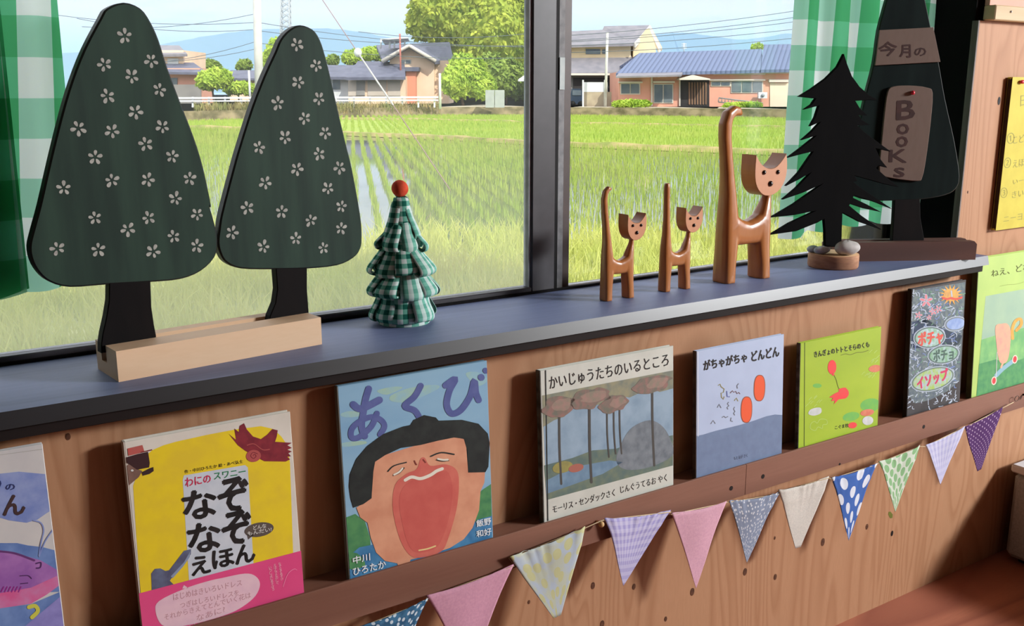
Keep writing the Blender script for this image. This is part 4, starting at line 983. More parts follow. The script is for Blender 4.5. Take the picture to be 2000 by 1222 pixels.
for pts, m in (([(268, 490), (282, 480), (290, 500), (312, 515), (306, 540), (290, 545), (292, 575), (306, 590), (312, 570)], S2), ([(330, 530), (333, 570), (352, 572)], I((84, 96, 160))), ([(355, 545), (372, 528), (380, 540), (395, 532), (405, 550), (418, 540), (426, 552)], S3), ([(416, 476), (404, 492), (408, 512)], S1), ([(385, 600), (400, 580), (412, 604)], S2), ([(262, 650), (275, 625), (290, 652)], S1), ([(345, 610), (335, 622), (346, 636), (332, 650), (340, 662)], S1), ([(388, 645), (380, 660), (390, 678), (380, 690), (388, 706)], S1), ([(296, 722), (310, 712), (322, 722), (340, 714)], S1), ([(362, 722), (358, 745), (374, 750)], S1), ([(215, 768), (232, 742), (248, 766)], S1)): P.line(pts, 6, m, 3, False)
P.text('もとなが さく', [(380, 1005), (480, 982), (481, 1006), (382, 1030)], I((60, 66, 84)), 3)
P.build('picture', fc)
# 6 --- green goldfish book
M = mat('cover_green', (164, 190, 52), (152, 180, 48), 16, (.4, 1, 1), rough=.42, spec=.35)
root, fr, fc, w_, h = book('small yellow-green picture book with a red balloon and goldfish', M, mat('spine_mottled2', (52, 48, 46), (92, 88, 84), 80), px_x(1563, 700), px_x(1718.5, 720), (1650, 652), .0085)
P = Print(fr, cg); P.bounds = (0.0006, w_ - .0006, 0.0006, h - .0006)
P.line([(895, 165), (890, 930)], 4, I((60, 70, 30)), 2)
P.text('きんぎょのトトとそらのくも', [(960, 245), (1360, 172), (1361, 212), (965, 288)], BLACK, 3, .025)
P.line([(1155, 272), (1190, 262), (1225, 268), (1270, 252), (1310, 250), (1355, 236)], 4, I((110, 116, 50)), 3)
CR = I((232, 70, 74), (222, 84, 80)); PK = I((206, 112, 92), (212, 136, 104), 80)
P.ell((1092, 358), 31, 52, CR, 3, 2); P.poly([(1092, 400), (1115, 415), (1092, 420)], CR, 3); P.line([(1105, 415), (1122, 450), (1135, 500), (1150, 520)], 3, I((84, 90, 40)), 3)
P.ell((1175, 546), 38, 40, CR, 3); P.poly([(1150, 530), (1110, 548), (1070, 575), (1098, 580), (1085, 602), (1112, 600), (1105, 626), (1140, 590), (1180, 586)], CR, 4); P.line([(1140, 520), (1165, 512), (1190, 510)], 8, CR, 4)
GC = I((108, 178, 92), (124, 184, 78), 60); WC = I((206, 206, 210), (190, 196, 190), 80)
P.ell((1370, 632), 74, 48, GC, 1, -8); P.ell((1230, 715), 62, 32, GC, 1, -12); P.ell((985, 492), 32, 16, GC, 1)
P.poly([(920, 695), (935, 665), (980, 650), (1012, 655), (1010, 690), (960, 708)], WC, 3, True); P.ell((1350, 744), 40, 32, WC, 3, -10)
P.ell((1402, 368), 46, 26, PK, 3, -8); P.ell((1346, 686), 50, 24, PK, 3, -10); P.ell((1240, 778), 32, 22, CR, 3, -8)
PALE = I((178, 204, 112)); rnd = random.Random(3)
for cx_, cy_, rx, ry in ((960, 608, 50, 40), (1392, 285, 48, 42), (1355, 412, 50, 16)):
    for k in range(9): x, y = cx_ + rnd.uniform(-rx, rx), cy_ + rnd.uniform(-ry, ry); P.line([(x - 12, y + 9), (x, y - 5), (x + 10, y - 12)], 4, PALE, 2)
P.line([(935, 800), (940, 765), (965, 750), (985, 762), (1005, 735), (1050, 738), (1055, 768), (1025, 775), (1020, 800), (990, 790), (970, 815)], 4, PALE, 2, True, True)
P.text('こぐま社', [(1112, 782), (1210, 762), (1211, 790), (1114, 808)], BLACK, 3, .02)
P.build('picture', fc)
# 7 --- black chalk-drawing book
cp = crop(1720, 490, 3.393)
M = mat('cover_black', (66, 64, 66), (52, 50, 52), 30, rough=.5, spec=.3)
root, fr, fc, w_, h = book('narrow black picture book with chalk flowers and oval titles', M, mat('spine_black', (26, 22, 22), rough=.6), px_x(1776, 700), px_x(1880, 680), (1835, 555), .010)
P = Print(fr, cp); P.bounds = (0.0006, w_ - .0006, 0.0006, h - .0006); rnd = random.Random(8)
CW = I((176, 188, 204)); CB = I((112, 132, 178)); CGN = I((108, 150, 124)); CPK = I((208, 128, 136)); COR = I((226, 162, 74)); CRD = I((206, 88, 76))
def inside(x, y): return 200 - (y - 255) * .06 < x < 560 - (y - 190) * .08
P.poly([(214, 262), (380, 236), (560, 206), (540, 560), (522, 860), (440, 930), (330, 985), (230, 1010), (186, 960), (176, 800), (192, 560)], I((84, 98, 112), (112, 126, 124), 120), 1)
P.poly([(206, 470), (300, 450), (420, 520), (540, 560), (520, 620), (380, 650), (200, 640)], I((98, 116, 150), (88, 104, 128), 120), 1)
for k in range(520):
    y = rnd.uniform(255, 1050); x = rnd.uniform(165, 560)
    if not inside(x, y): continue
    edge = x < 245 - (y - 255) * .06 or y > 900
    if y > 900 and rnd.random() < (y - 900) / 260: continue
    a = rnd.uniform(0, 3.14); l = rnd.uniform(8, 22); bend = rnd.uniform(-8, 8)
    P.line([(x - l * math.cos(a), y - l * math.sin(a)), (x + bend, y - bend), (x + l * math.cos(a), y + l * math.sin(a))], rnd.uniform(3.5, 6), CW if edge or rnd.random() < .45 else rnd.choice((CB, CGN, CW, CB)), 2 + k % 2)
for cx_, cy_, r in ((300, 330, 42), (345, 400, 26), (250, 425, 24), (320, 440, 18), (380, 385, 26)):
    for k in range(5):
        a = k * 1.2566 + cx_; P.ell((cx_ + r * .6 * math.cos(a), cy_ + r * .6 * math.sin(a)), r * .5, r * .26, CW, 4, math.degrees(a)); P.ell((cx_ + r * .6 * math.cos(a), cy_ + r * .6 * math.sin(a)), r * .42, r * .19, CPK, 5, math.degrees(a))
for k in range(15):
    a = k * .4189; P.poly([(465 + 40 * math.cos(a - .2), 290 + 34 * math.sin(a - .2)), (465 + 82 * math.cos(a), 290 + 72 * math.sin(a)), (465 + 40 * math.cos(a + .2), 290 + 34 * math.sin(a + .2))], COR, 4)
P.ell((465, 290), 50, 42, I((222, 172, 84), (196, 150, 92), 80), 5); P.line([(410, 310), (440, 318), (462, 312), (500, 318), (535, 306)], 14, CRD, 6); P.line([(466, 265), (470, 300)], 9, CW, 6)
for c, rx, ry, rot, m1, m2 in (((496, 482), 78, 50, -10, I((120, 132, 138)), I((162, 182, 216), (132, 156, 204))), ((322, 572), 108, 74, -6, I((96, 116, 112)), I((132, 176, 140), (176, 196, 206), 120)), ((415, 685), 108, 64, -10, I((96, 116, 112)), I((122, 166, 128), (160, 186, 186), 120)), ((343, 848), 150, 78, -16, I((106, 124, 112)), I((160, 190, 92), (168, 182, 202), 90))):
    P.ell(c, rx, ry, CW, 5, rot); P.ell(c, rx - 6, ry - 5, m1, 6, rot); P.ell(c, rx - 16, ry - 13, m2, 7, rot)
P.text('ポチャ', [(245, 540), (410, 520), (408, 610), (248, 632)], CRD, 8, .04); P.text('ポチョ', [(345, 655), (480, 640), (478, 715), (350, 735)], I((74, 100, 92)), 8, .03)
P.text('イソップ', [(235, 838), (440, 775), (445, 850), (245, 920)], I((196, 60, 96)), 8, .04)
P.build('picture', fc)
# 8 --- big green book at the right edge
cn = crop(1880, 480, 3.82)
M = mat('cover_lime', (176, 204, 108), (166, 196, 104), 14, rough=.42, spec=.35)
root, fr, fc, w_, h = book('large lime green picture book beyond the ledge end, at the right edge', M, mat('spine_olive', (70, 76, 44), (54, 58, 36), 40), px_x(1899, 740), px_x(1899, 740) + .29, (1960, 497), .013)
P = Print(fr, cn); P.bounds = (0.0006, w_ - .0006, 0.0006, h - .0006)
P.poly([(172, 375), (458, 322), (900, 240), (900, 700), (120, 920)], I((160, 188, 160), (150, 180, 158), 20), 1)
P.poly([(140, 700), (300, 650), (500, 600), (900, 500), (900, 900), (102, 1122)], I((108, 170, 110), (136, 190, 118), 40), 2)
P.poly([(122, 880), (250, 845), (330, 880), (480, 830), (900, 740), (900, 900), (102, 1122)], I((72, 140, 92), (92, 156, 96), 60), 3)
P.poly([(245, 600), (290, 580), (335, 582), (358, 640), (352, 760), (335, 850), (300, 878), (270, 850), (250, 720)], I((222, 170, 140), (214, 156, 140), 60), 4, True)
P.line([(372, 690), (370, 620), (392, 562), (430, 545), (436, 585), (400, 630)], 22, I((222, 170, 84), (206, 150, 70)), 5)
P.line([(250, 965), (300, 915), (372, 860)], 30, I((136, 176, 190)), 5); P.line([(255, 790), (252, 880), (248, 990)], 4, WHITE, 6); P.line([(300, 870), (285, 905)], 14, I((222, 170, 140)), 6)
for c in ((232, 1005), (388, 845)): P.ell(c, 20, 32, I((230, 206, 190)), 6, 8); P.ell(c, 13, 24, I((206, 66, 70)), 7, 8)
P.text('ねえ、どれがいい?', [(212, 180), (700, 78), (702, 142), (216, 232)], I((88, 98, 40)), 4, .0)
P.line([(275, 302), (330, 290), (400, 285), (458, 268)], 3, I((140, 160, 80)), 3)
P.build('picture', fc)

# ------------------------------------------------------------------ bunting
def cloth_flag(root, tl, tr, tip, m, yq, ruffle, seed, tipw=0.0, sag=0.06, name='flag'):
    """A hanging pennant with a gathered heading; corners are photo pixels on the plane y = yq."""
    A, B, T = [on_y(x, y, yq) for x, y in (tl, tr, tip)]
    t = MB(); nu, nv = 26, 20; vs = []; uv = []; fs = []; rnd = random.Random(seed); p1, p2 = rnd.uniform(0, 6), rnd.uniform(0, 6)
    W = (B - A).length; Hh = ((A + B) / 2 - T).length
    for j in range(nv + 1):
        v = j / nv; wv = (1 - v) * (1 - sag * 4 * v * (1 - v)) + tipw * v
        for i in range(nu + 1):
            u = i / nu; topp = A.lerp(B, u) + Vector((0, 0, -0.004 * math.sin(math.pi * u)))
            mid = A.lerp(B, .5)
            base = mid.lerp(T, v) + (B - A) * (u - .5) * wv
            base.z += -0.004 * math.sin(math.pi * u) * (1 - v)
            rip = ruffle * (0.0016 * math.exp(-v * 6.5)) * math.sin(u * 30 + 3 * math.sin(u * 9 + p2) + p1) + 0.0022 * math.sin(u * 5 + p2 + 2 * v) * math.sin(math.pi * min(1, v * 1.4 + .1)) * (1 - v * .6)
            if ruffle: rip += 0.0010 * ruffle * math.exp(-((v - .2) / .05) ** 2)
            vs.append((base.x, yq - 0.003 + rip * -1, base.z)); uv.append((u * W + seed, -v * Hh))
    for j in range(nv):
        for i in range(nu):
            a = j * (nu + 1) + i; fs.append([a, a + nu + 1, a + nu + 2, a + 1])
    t.add(vs, fs, m, True, uv); o = t.build(name, root)
    s = o.modifiers.new('thick', 'SOLIDIFY'); s.thickness = 0.0008; s.offset = 0
    return A, B
M_CORD = mat('cord', (196, 176, 142), rough=.9)
bz = on_y(1165, 1018, -0.057)
root = thing('bunting', (1.0, -0.058, 0.40), 'string of mixed fabric pennants hung along the front of the book rail', 'bunting')
PINK = mat('cloth_pink', (206, 152, 172), (196, 142, 164), 300, rough=.9); PINK2 = mat('cloth_rose', (214, 166, 182), (204, 156, 174), 300, rough=.9)
LAVG = gingham('lavender_check', (206, 202, 230), (188, 184, 222), (192, 188, 224), (168, 162, 212), 0.013, transl=.08)
LAV2 = gingham('lavender_stripe', (206, 206, 228), (190, 190, 222), (200, 200, 226), (180, 180, 216), 0.016, transl=.08)
FLAGS = [((676, 1228), (834, 1166), (770, 1330), dots('cloth_teal_dots', (70, 116, 150), (196, 210, 220), 95, .26, .55, (54, 92, 124)), .5),
         ((830, 1161), (1003, 1099), (912, 1318), PINK, .15),
         ((992, 1084), (1141, 1026), (1086, 1202), dots('cloth_floral', (178, 190, 202), (192, 192, 146), 34, .32, .8, (188, 194, 176)), 1.2),
         ((1178, 1010), (1309, 995), (1215, 1142), LAVG, 1.1),
         ((1309, 1000), (1417, 977), (1357, 1147), PINK2, .15),
         ((1421, 976), (1522, 959), (1456, 1097), dots('cloth_grey_floral', (132, 142, 162), (204, 206, 212), 105, .22, 1.0), 1.0),
         ((1518, 955), (1618, 929), (1556, 1068), mat('cloth_white', (206, 200, 190), (190, 186, 178), 400, rough=.9), 1.1),
         ((1621, 931), (1711, 903), (1655, 1054), dots('cloth_blue_polka', (70, 104, 172), (212, 218, 228), 25, .32, .0), .8),
         ((1714, 900), (1795, 868), (1746, 998), dots('cloth_green_dots', (200, 210, 194), (136, 178, 130), 42, .40, .15), 1.0),
         ((1805, 868), (1882, 831), (1834, 945), LAV2, .4),
         ((1882, 832), (1955, 794), (1910, 917), dots('cloth_purple_dots', (84, 54, 100), (186, 160, 186), 90, .17, .0), .3)]
cord = []
for i, (a, b, c, m, ruf) in enumerate(FLAGS):
    A, B = cloth_flag(root, a, b, c, m, -0.0575, ruf, i + 1, tipw=.0 if i not in (2, 6, 10) else .10, sag=.06 if i not in (2, 6, 10) else -.02)
    cord += [A, B]
    if i == 2: cord.append(on_y(1163, 1016, -0.0585))
    if i == 4: pass
cord.append(on_y(1978, 782, -0.0585))
t = MB(); t.tube([p + Vector((0, -.002, -.0035)) for p in cord], 0.0009, M_CORD, 6); t.build('cord', root)
rp = on_y(1986, 778, -0.0585)
t = MB(); t.tube([rp + Vector((.0085 * math.cos(a), 0, .0062 * math.sin(a))) for a in [k * math.pi / 9 for k in range(19)]], 0.0008, mat('twine_dark', (92, 70, 58)), 6); t.build('loop', root)
lp = on_y(1737, 1004, -0.0575)
t = MB(); lf = Frame(lp + Vector((0, -.002, 0)), (.75, 0, .66), (-.66, 0, .75)); t.add([lf.at(u, v, 0) for u, v in ((.0, .010), (.004, .006), (.005, -.006), (.0, -.012), (-.005, -.006), (-.004, .006))], [list(range(6))], mat('leaf_green', (112, 116, 44), (92, 98, 36), 60)); o = t.build('leaf_tag', root); o.modifiers.new('t', 'SOLIDIFY').thickness = .0006
p = on_y(1165, 1018, -0.05); t = MB(); t.tube([(p.x, -0.05, p.z), (p.x, -0.060, p.z)], .0022, mat('peg_wood', (206, 168, 116)), 10); t.ball((p.x, -0.0625, p.z), .0048, MATS['peg_wood'], 14, 8)
tag(t.build('push_pin'), 'round wooden pin in the rail holding the bunting below the cream book', 'pin')
p = on_y(1998, 770, -0.05); t = MB(); t.tube([(p.x, -0.0502, p.z), (p.x, -0.058, p.z)], .0024, M_BOLT, 10); t.ball((p.x, -0.060, p.z), .0046, M_BOLT, 14, 8)
tag(t.build('push_pin'), 'black pin holding the looped right end of the bunting', 'pin')

# ------------------------------------------------------------------ yellow notice, right
fn = Frame(on_y(1939, 444.5, -0.004), (1, 0, 0), (0, 0, 1)); tp = fn.px(1971.5, 155)
root = thing('notice_board', fn.o, 'yellow handwritten notice pinned to the plywood at the right edge', 'notice')
t = MB(); t.box(fn.at(0, 0, 0) + Vector((0, .0005, 0)), fn.at(.30, tp[1], 0) + Vector((0, -.010, 0)), mat('yellow_paper', (200, 188, 70), (192, 178, 64), 30, rough=.6), .0006)
t.mats = t.mats; o = t.build('panel', root)
t = MB(); t.box(fn.at(-.0042, -.0005, 0) + Vector((0, .0015, 0)), fn.at(-.0003, tp[1] + .0005, 0) + Vector((0, -.0085, 0)), mat('board_edge', (66, 48, 34), (50, 36, 28), 60)); t.build('edge', root)
P = Print(Frame(fn.at(0, 0, .0102), fn.u, fn.v), crop(1920, 120, 3.6)); G = I((150, 146, 70))
for s, q in (('③', [(122, 890), (172, 882), (172, 955), (122, 962)]), ('②', [(148, 680), (198, 670), (196, 745), (146, 752)]), ('①', [(170, 505), (222, 497), (220, 575), (168, 582)]), ('こども', [(212, 525), (330, 505), (328, 560), (210, 580)]), ('えほん', [(212, 695), (330, 672), (328, 728), (210, 748)]), ('いーす', [(212, 830), (330, 805), (328, 845), (210, 865)]), ('きいて', [(205, 915), (330, 885), (328, 940), (203, 962)]), ('ニーヨル', [(145, 1090), (330, 1052), (328, 1105), (143, 1130)]), ('日', [(265, 240), (305, 234), (304, 310), (262, 316)])): 
    P = Print(Frame(fn.at(0, 0, .0102), fn.u, fn.v), crop(1920, 120, 3.6)); P.text(s, q, G, 1); P.build('handwriting', root)
p = fn.px(1984, 160); t = MB(); a = fn.at(p[0], p[1], .010); t.ball(a + Vector((0, -.004, 0)), .0045, M_RED, 14, 8, (1.9, 1, .9)); t.build('push_pin', root)

# ------------------------------------------------------------------ grey covered box at the bottom right
a = on_y(1984, 906, -0.03); a.x -= .008
M_GREY = mat('grey_cloth', (176, 182, 184), (158, 164, 166), 200, rough=.85, bump=.2)
root = thing('storage_box', (a.x + .25, -.3, 0), 'grey cloth box with a white lid standing in the bottom right corner', 'box')
t = MB(); t.box((a.x + .005, -0.62, 0.012), (a.x + .5, -0.028, a.z - .02), M_GREY, .012); t.build('body', root)
t = MB(); t.box((a.x, -0.625, a.z - .0195), (a.x + .505, -0.023, a.z), mat('lid_white', (214, 218, 224), (206, 210, 216), 20, rough=.5), .004); t.build('lid', root)
for q in ((.04, -.06), (.46, -.06), (.04, -.58), (.46, -.58)):
    t = MB(); t.tube([(a.x + q[0], q[1], 0.0), (a.x + q[0], q[1], 0.0125)], .012, M_BOLT, 10); t.build('foot', root)

# ------------------------------------------------------------------ outside: ground, paddies, banks
G = -0.65
def depth(p): return (Vector(p) - CAM).dot(FH)
def at_ds(d, s, z): return Vector((CAM.x, CAM.y, 0)) + FH * d + RD * s + Vector((0, 0, z))
M_SOIL = mat('meadow_soil', (190, 192, 130), (176, 182, 112), 1.5, rough=.95, spec=.05)
M_GRASS = mat('grass_blades', (212, 210, 128), (190, 198, 104), 1.2, rough=.7, spec=.1, transl=.35)
M_RICE = mat('rice_blades', (178, 190, 98), (156, 180, 80), 0.5, rough=.7, spec=.1, transl=.35)
M_RICEBED = mat('rice_bed', (160, 176, 90), (146, 164, 78), 0.8, rough=.9, spec=.05)
M_WATER = mat('paddy_water_surface', (98, 104, 88), (84, 92, 70), 0.4, rough=.04, spec=.6)
M_DIRT = mat('bund_dirt', (178, 158, 112), (128, 136, 76), 1.6, rough=.95, spec=.05, bump=.3)
M_STONEWALL = mat('bank_wall', (166, 148, 122), (104, 96, 74), 1.3, (1, 1, 1.6), rough=.95, spec=.05, detail=8, bump=.3)
M_ROAD = mat('yard_gravel', (196, 186, 166), (178, 166, 144), 2, rough=.95, spec=.05)
M_VERGE = mat('verge_earth', (196, 164, 124), (168, 150, 104), 1.2, rough=.95, spec=.05)
bund1 = [(150, 243), (360, 250), (480, 254), (677, 264), (885, 273), (1034, 282), (1117, 286), (1525, 302), (1750, 311)]
bund2 = [(520, 233), (671, 233), (850, 236), (1034, 241), (1117, 243), (1525, 251), (1750, 256)]
wallb = [(60, 242), (250, 240), (360, 238), (668, 229), (850, 226), (1034, 224.5), (1117, 226.5), (1400, 230), (1560, 233), (1800, 238)]
wallt = [213, 213, 213, 209, 208.5, 208.5, 211.5, 214, 216, 219]
def strip(name, line, wdt, hgt, m, label, cat):
    t = MB(); P0 = [on_z(x, y, G) for x, y in line]; prof = [(-wdt / 2 - .1, 0), (-wdt / 2 + .05, hgt * .8), (0, hgt), (wdt / 2 - .05, hgt * .8), (wdt / 2 + .1, 0)]
    P = []
    for a, b in zip(P0, P0[1:]):
        n = max(1, int((b - a).length / 0.7)); P += [a.lerp(b, k / n) for k in range(n)]
    P.append(P0[-1]); rnd = random.Random(len(P)); vs = []; fs = []
    for p in P:
        for q, z in prof: vs.append(p + FH * (q + rnd.uniform(-.05, .05)) + Vector((0, 0, z * rnd.uniform(.8, 1.2))))
    for i in range(len(P) - 1):
        for k in range(4): fs.append([i * 5 + k, i * 5 + k + 1, i * 5 + k + 6, i * 5 + k + 5])
    t.add(vs, fs, m); return tag(t.build(name), label, cat)
strip('paddy_bund', bund1, .45, .16, M_DIRT, 'nearer low earth bund running across the rice fields', 'field bank')
strip('paddy_bund', bund2, .40, .14, M_DIRT, 'farther low earth bund just before the retaining wall', 'field bank')
YZ = -0.03
WB = [on_z(x, y, G) for x, y in wallb]; WT = [Vector((b.x, b.y, YZ)) for b in WB]
t = MB()
for i in range(len(WB) - 1): t.prism([WB[i], WB[i + 1], WT[i + 1], WT[i]], FH * .5, M_STONEWALL)
tag(t.build('retaining_wall'), 'weathered stone retaining wall along the far side of the rice fields', 'wall')
t = MB()
for i in range(len(WT) - 1): t.add([WT[i] + FH * .02, WT[i + 1] + FH * .02, WT[i + 1] + FH * 260 + RD * 60, WT[i] + FH * 260 - RD * 90], [[0, 1, 2, 3]], M_ROAD if i > 2 else M_VERGE)
t.build('ground_yard', None, 'structure')
t = MB(); t.add([at_ds(1.6, -60, G - .03), at_ds(1.6, 40, G - .03), at_ds(300, 240, G - .05), at_ds(300, -360, G - .05)], [[0, 1, 2, 3]], M_SOIL); t.build('ground', None, 'structure')
near_edge = [(-60, 452), (150, 455), (400, 470), (700, 482), (900, 474), (1040, 470), (1120, 466), (1300, 474), (1500, 468), (1700, 462), (2100, 460)]
NE = [on_z(x, y, G) for x, y in near_edge]; B1 = [on_z(x, y, G) for x, y in bund1]; B2 = [on_z(x, y, G) for x, y in bund2]
t = MB(); t.add([p + Vector((0, 0, -.012)) for p in NE + [at_ds(60, 60, G)] + B1[::-1] + [at_ds(60, -70, G)]], [list(range(len(NE) + len(B1) + 2))], M_WATER)
tag(t.build('paddy_water'), 'still water of the near rice field between the rows', 'water', None, 'stuff')
t = MB(); t.add([p + Vector((0, 0, -.008)) for p in B1 + [at_ds(85, 60, G)] + WB[::-1]], [list(range(len(B1) + 1 + len(WB)))], M_RICEBED)
tag(t.build('far_paddy'), 'flat green far rice field up to the retaining wall', 'field', None, 'stuff')
def blades(name, pos, h, wdt, lean, m, label, cat, seed):
    """pos: (n,3) roots; each gets one bent triangular blade."""
    rg = np.random.default_rng(seed); n = len(pos); a = rg.uniform(0, 2 * np.pi, n); hh = rg.uniform(h[0], h[1], n); ww = wdt * rg.uniform(.7, 1.3, n)
    ln = rg.uniform(0, lean, n) * hh; b = rg.uniform(0, 2 * np.pi, n)
    dx, dy = np.cos(a) * ww / 2, np.sin(a) * ww / 2; V = np.zeros((n, 5, 3)); V[:, :, :] = pos[:, None, :]
    V[:, 0, 0] -= dx; V[:, 0, 1] -= dy; V[:, 1, 0] += dx; V[:, 1, 1] += dy
    V[:, 2, 0] += dx * .8 + np.cos(b) * ln * .35; V[:, 2, 1] += dy * .8 + np.sin(b) * ln * .35; V[:, 2, 2] += hh * .6
    V[:, 3, 0] += -dx * .8 + np.cos(b) * ln * .35; V[:, 3, 1] += -dy * .8 + np.sin(b) * ln * .35; V[:, 3, 2] += hh * .6
    V[:, 4, 0] += np.cos(b) * ln; V[:, 4, 1] += np.sin(b) * ln; V[:, 4, 2] += hh
    me = bpy.data.meshes.new(name); me.vertices.add(n * 5); me.vertices.foreach_set('co', V.reshape(-1))
    k = np.arange(n)[:, None] * 5; loops = np.concatenate([k + np.array([[0, 1, 2, 3]]), k + np.array([[3, 2, 4]])], 1).reshape(-1)
    me.loops.add(n * 7); me.loops.foreach_set('vertex_index', loops.astype(np.int32))
    me.polygons.add(n * 2); st = np.stack([np.arange(n) * 7, np.arange(n) * 7 + 4], 1).reshape(-1)
    me.polygons.foreach_set('loop_start', st.astype(np.int32)); me.polygons.foreach_set('loop_total', np.tile([4, 3], n).astype(np.int32))
    me.materials.append(m); me.update(calc_edges=True); me.validate()
    o = bpy.data.objects.new(name, me); SC.collection.objects.link(o); return tag(o, label, cat, None, 'stuff')
c0 = np.array([CAM.x, CAM.y]); fh2 = np.array([FH.x, FH.y]); rd2 = np.array([RD.x, RD.y])
def curve_d(pts):
    q = sorted((((p - CAM).dot(RD)) / depth(p), depth(p)) for p in pts); return lambda sl: np.interp(sl, [a for a, _ in q], [b for _, b in q])
dn, d1, d2, dw = curve_d(NE), curve_d(B1), curve_d(B2), curve_d(WB)
def rows(lo, hi, dmin, dmax, sp_r, sp_a, ang, jit, per, seed, z=G):
    rg = np.random.default_rng(seed); ca, sa = math.cos(ang), math.sin(ang); R = dmax * 1.3
    r = np.arange(-R, R, sp_r); a = np.arange(0, dmax * 1.2, sp_a); A, B = np.meshgrid(a, r)
    d = (A * ca - B * sa).ravel(); s = (A * sa + B * ca).ravel(); ok = (d > dmin) & (d < dmax); d, s = d[ok], s[ok]; sl = s / d
    ok = (sl > -.62) & (sl < .42) & (d > lo(sl)) & (d < hi(sl)); d, s = d[ok], s[ok]
    d = np.repeat(d, per) + rg.normal(0, jit, len(d) * per); s = np.repeat(s, per) + rg.normal(0, jit, len(s) * per)
    P = c0 + d[:, None] * fh2 + s[:, None] * rd2; return np.concatenate([P, np.full((len(P), 1), z)], 1)
blades('rice_seedlings', rows(lambda s: dn(s) + .2, lambda s: d1(s) - .4, 8, 60, .30, .20, -.16, .022, 4, 1, G - .02), (.13, .25), .016, .40, M_RICE, 'rows of young rice standing in the near flooded field', 'rice', 2)
blades('rice_seedlings', rows(lambda s: d1(s) + .4, lambda s: dw(s) - .3, 25, 72, .36, .26, -.16, .035, 4, 3, G), (.12, .22), .03, .35, M_RICE, 'rice plants in the far fields beyond the nearer bund', 'rice', 4)
rg = np.random.default_rng(5); n = 52000
d = np.sqrt(rg.uniform(4.6 ** 2, 13.5 ** 2, n)); sl = rg.uniform(-.64, .44, n); ok = d < dn(sl) + rg.normal(0, .25, n); d, sl = d[ok], sl[ok]
clump = np.sin(d * 3.1 + sl * 23) + np.sin(sl * d * 4.7 + 1.3) + rg.normal(0, .6, len(d)); ok = clump > -1.1; d, sl = d[ok], sl[ok]
P_ = c0 + d[:, None] * fh2 + (sl * d)[:, None] * rd2
blades('meadow_grass', np.concatenate([P_, np.full((len(P_), 1), G - .03)], 1), (.14, .42), .014, .8, M_GRASS, 'wild meadow grass on the bank just outside the window', 'grass', 6)

# ------------------------------------------------------------------ outside: things beyond the fields
def fpoly(root, name, pts, d, dp, m):
    P = [far(x, y, d) for x, y in pts]; zl = min(p.z for p in P)
    if name in STAND and zl < YZ + 1.3:
        for p in P:
            if p.z < zl + .35: p.z = YZ - .01
    t = MB(); t.prism(P, FH * dp, m); return t.build(name, root)
STAND = {'wall', 'gable_wall', 'side_wall', 'wing_wall', 'lower_wall', 'porch_wall', 'block_wall', 'base_course', 'entrance', 'garage_opening', 'post', 'cabinet'}
def frect(root, name, x0, y0, x1, y1, d, dp, m): return fpoly(root, name, [(x0, y1), (x1, y1), (x1, y0), (x0, y0)], d, dp, m)
def roofq(root, name, quad, m, th=.22):
    t = MB(); t.prism([far(*q) for q in quad], (0, 0, -th), m); return t.build(name, root)
def tiles(name, c, c2, pitch, ang=0.0):
    m = bpy.data.materials.new(name); MATS[name] = m; m.use_nodes = True; nt = m.node_tree; N = nt.nodes; L = nt.links; b = N['Principled BSDF']
    b.inputs['Roughness'].default_value = .55; b.inputs['Specular IOR Level'].default_value = .3
    g = N.new('ShaderNodeNewGeometry'); dt = N.new('ShaderNodeVectorMath'); dt.operation = 'DOT_PRODUCT'; L.new(g.outputs['Position'], dt.inputs[0]); dt.inputs[1].default_value = tuple(RD * math.cos(ang) + FH * math.sin(ang))
    dv = N.new('ShaderNodeMath'); dv.operation = 'DIVIDE'; dv.inputs[1].default_value = pitch; L.new(dt.outputs['Value'], dv.inputs[0])
    fr = N.new('ShaderNodeMath'); fr.operation = 'FRACT'; L.new(dv.outputs[0], fr.inputs[0])
    r = N.new('ShaderNodeValToRGB'); L.new(fr.outputs[0], r.inputs[0]); r.color_ramp.elements[0].color = lin(c2); r.color_ramp.elements[1].color = lin(c); r.color_ramp.elements[1].position = .55
    L.new(r.outputs[0], b.inputs['Base Color']); return m
M_TILE = tiles('blue_roof_tiles', (104, 116, 146), (72, 82, 110), .34, -.35)
M_TILE2 = mat('slate_roof', (104, 106, 124), (88, 90, 108), 1.5, rough=.6); M_TILE3 = mat('grey_roof', (136, 132, 138), (120, 118, 126), 1.5, rough=.6)
M_PINKW = mat('salmon_wall', (232, 172, 150), (224, 162, 140), .8, rough=.9); M_CREAM = mat('cream_wall', (236, 214, 176), (228, 204, 166), .8, rough=.9)
M_TANW = mat('tan_wall', (246, 216, 188), (240, 206, 176), .8, rough=.9); M_WHITE = mat('white_metal', (226, 228, 228), (214, 216, 218), 2, rough=.5)
M_PANE = mat('far_glass', (84, 94, 104), (120, 128, 132), .8, rough=.15, spec=.6); M_TRIM = mat('house_trim', (214, 206, 194), rough=.7); M_DKW = mat('dark_opening', (62, 58, 58), (48, 46, 48), 1, rough=.8)
M_WOODSL = mat('wood_slats', (150, 116, 92), (112, 86, 70), 3, (3, 3, .2), rough=.8); M_SHUT = mat('shutter_beige', (206, 192, 178), (196, 182, 168), 1, rough=.8)
M_GRAYW = mat('grey_render', (150, 146, 142), (136, 132, 130), 1, rough=.9)
def house(label, x, y, d):
    p = far(x, y, d); p.z = YZ; return thing('house', p, label, 'house')
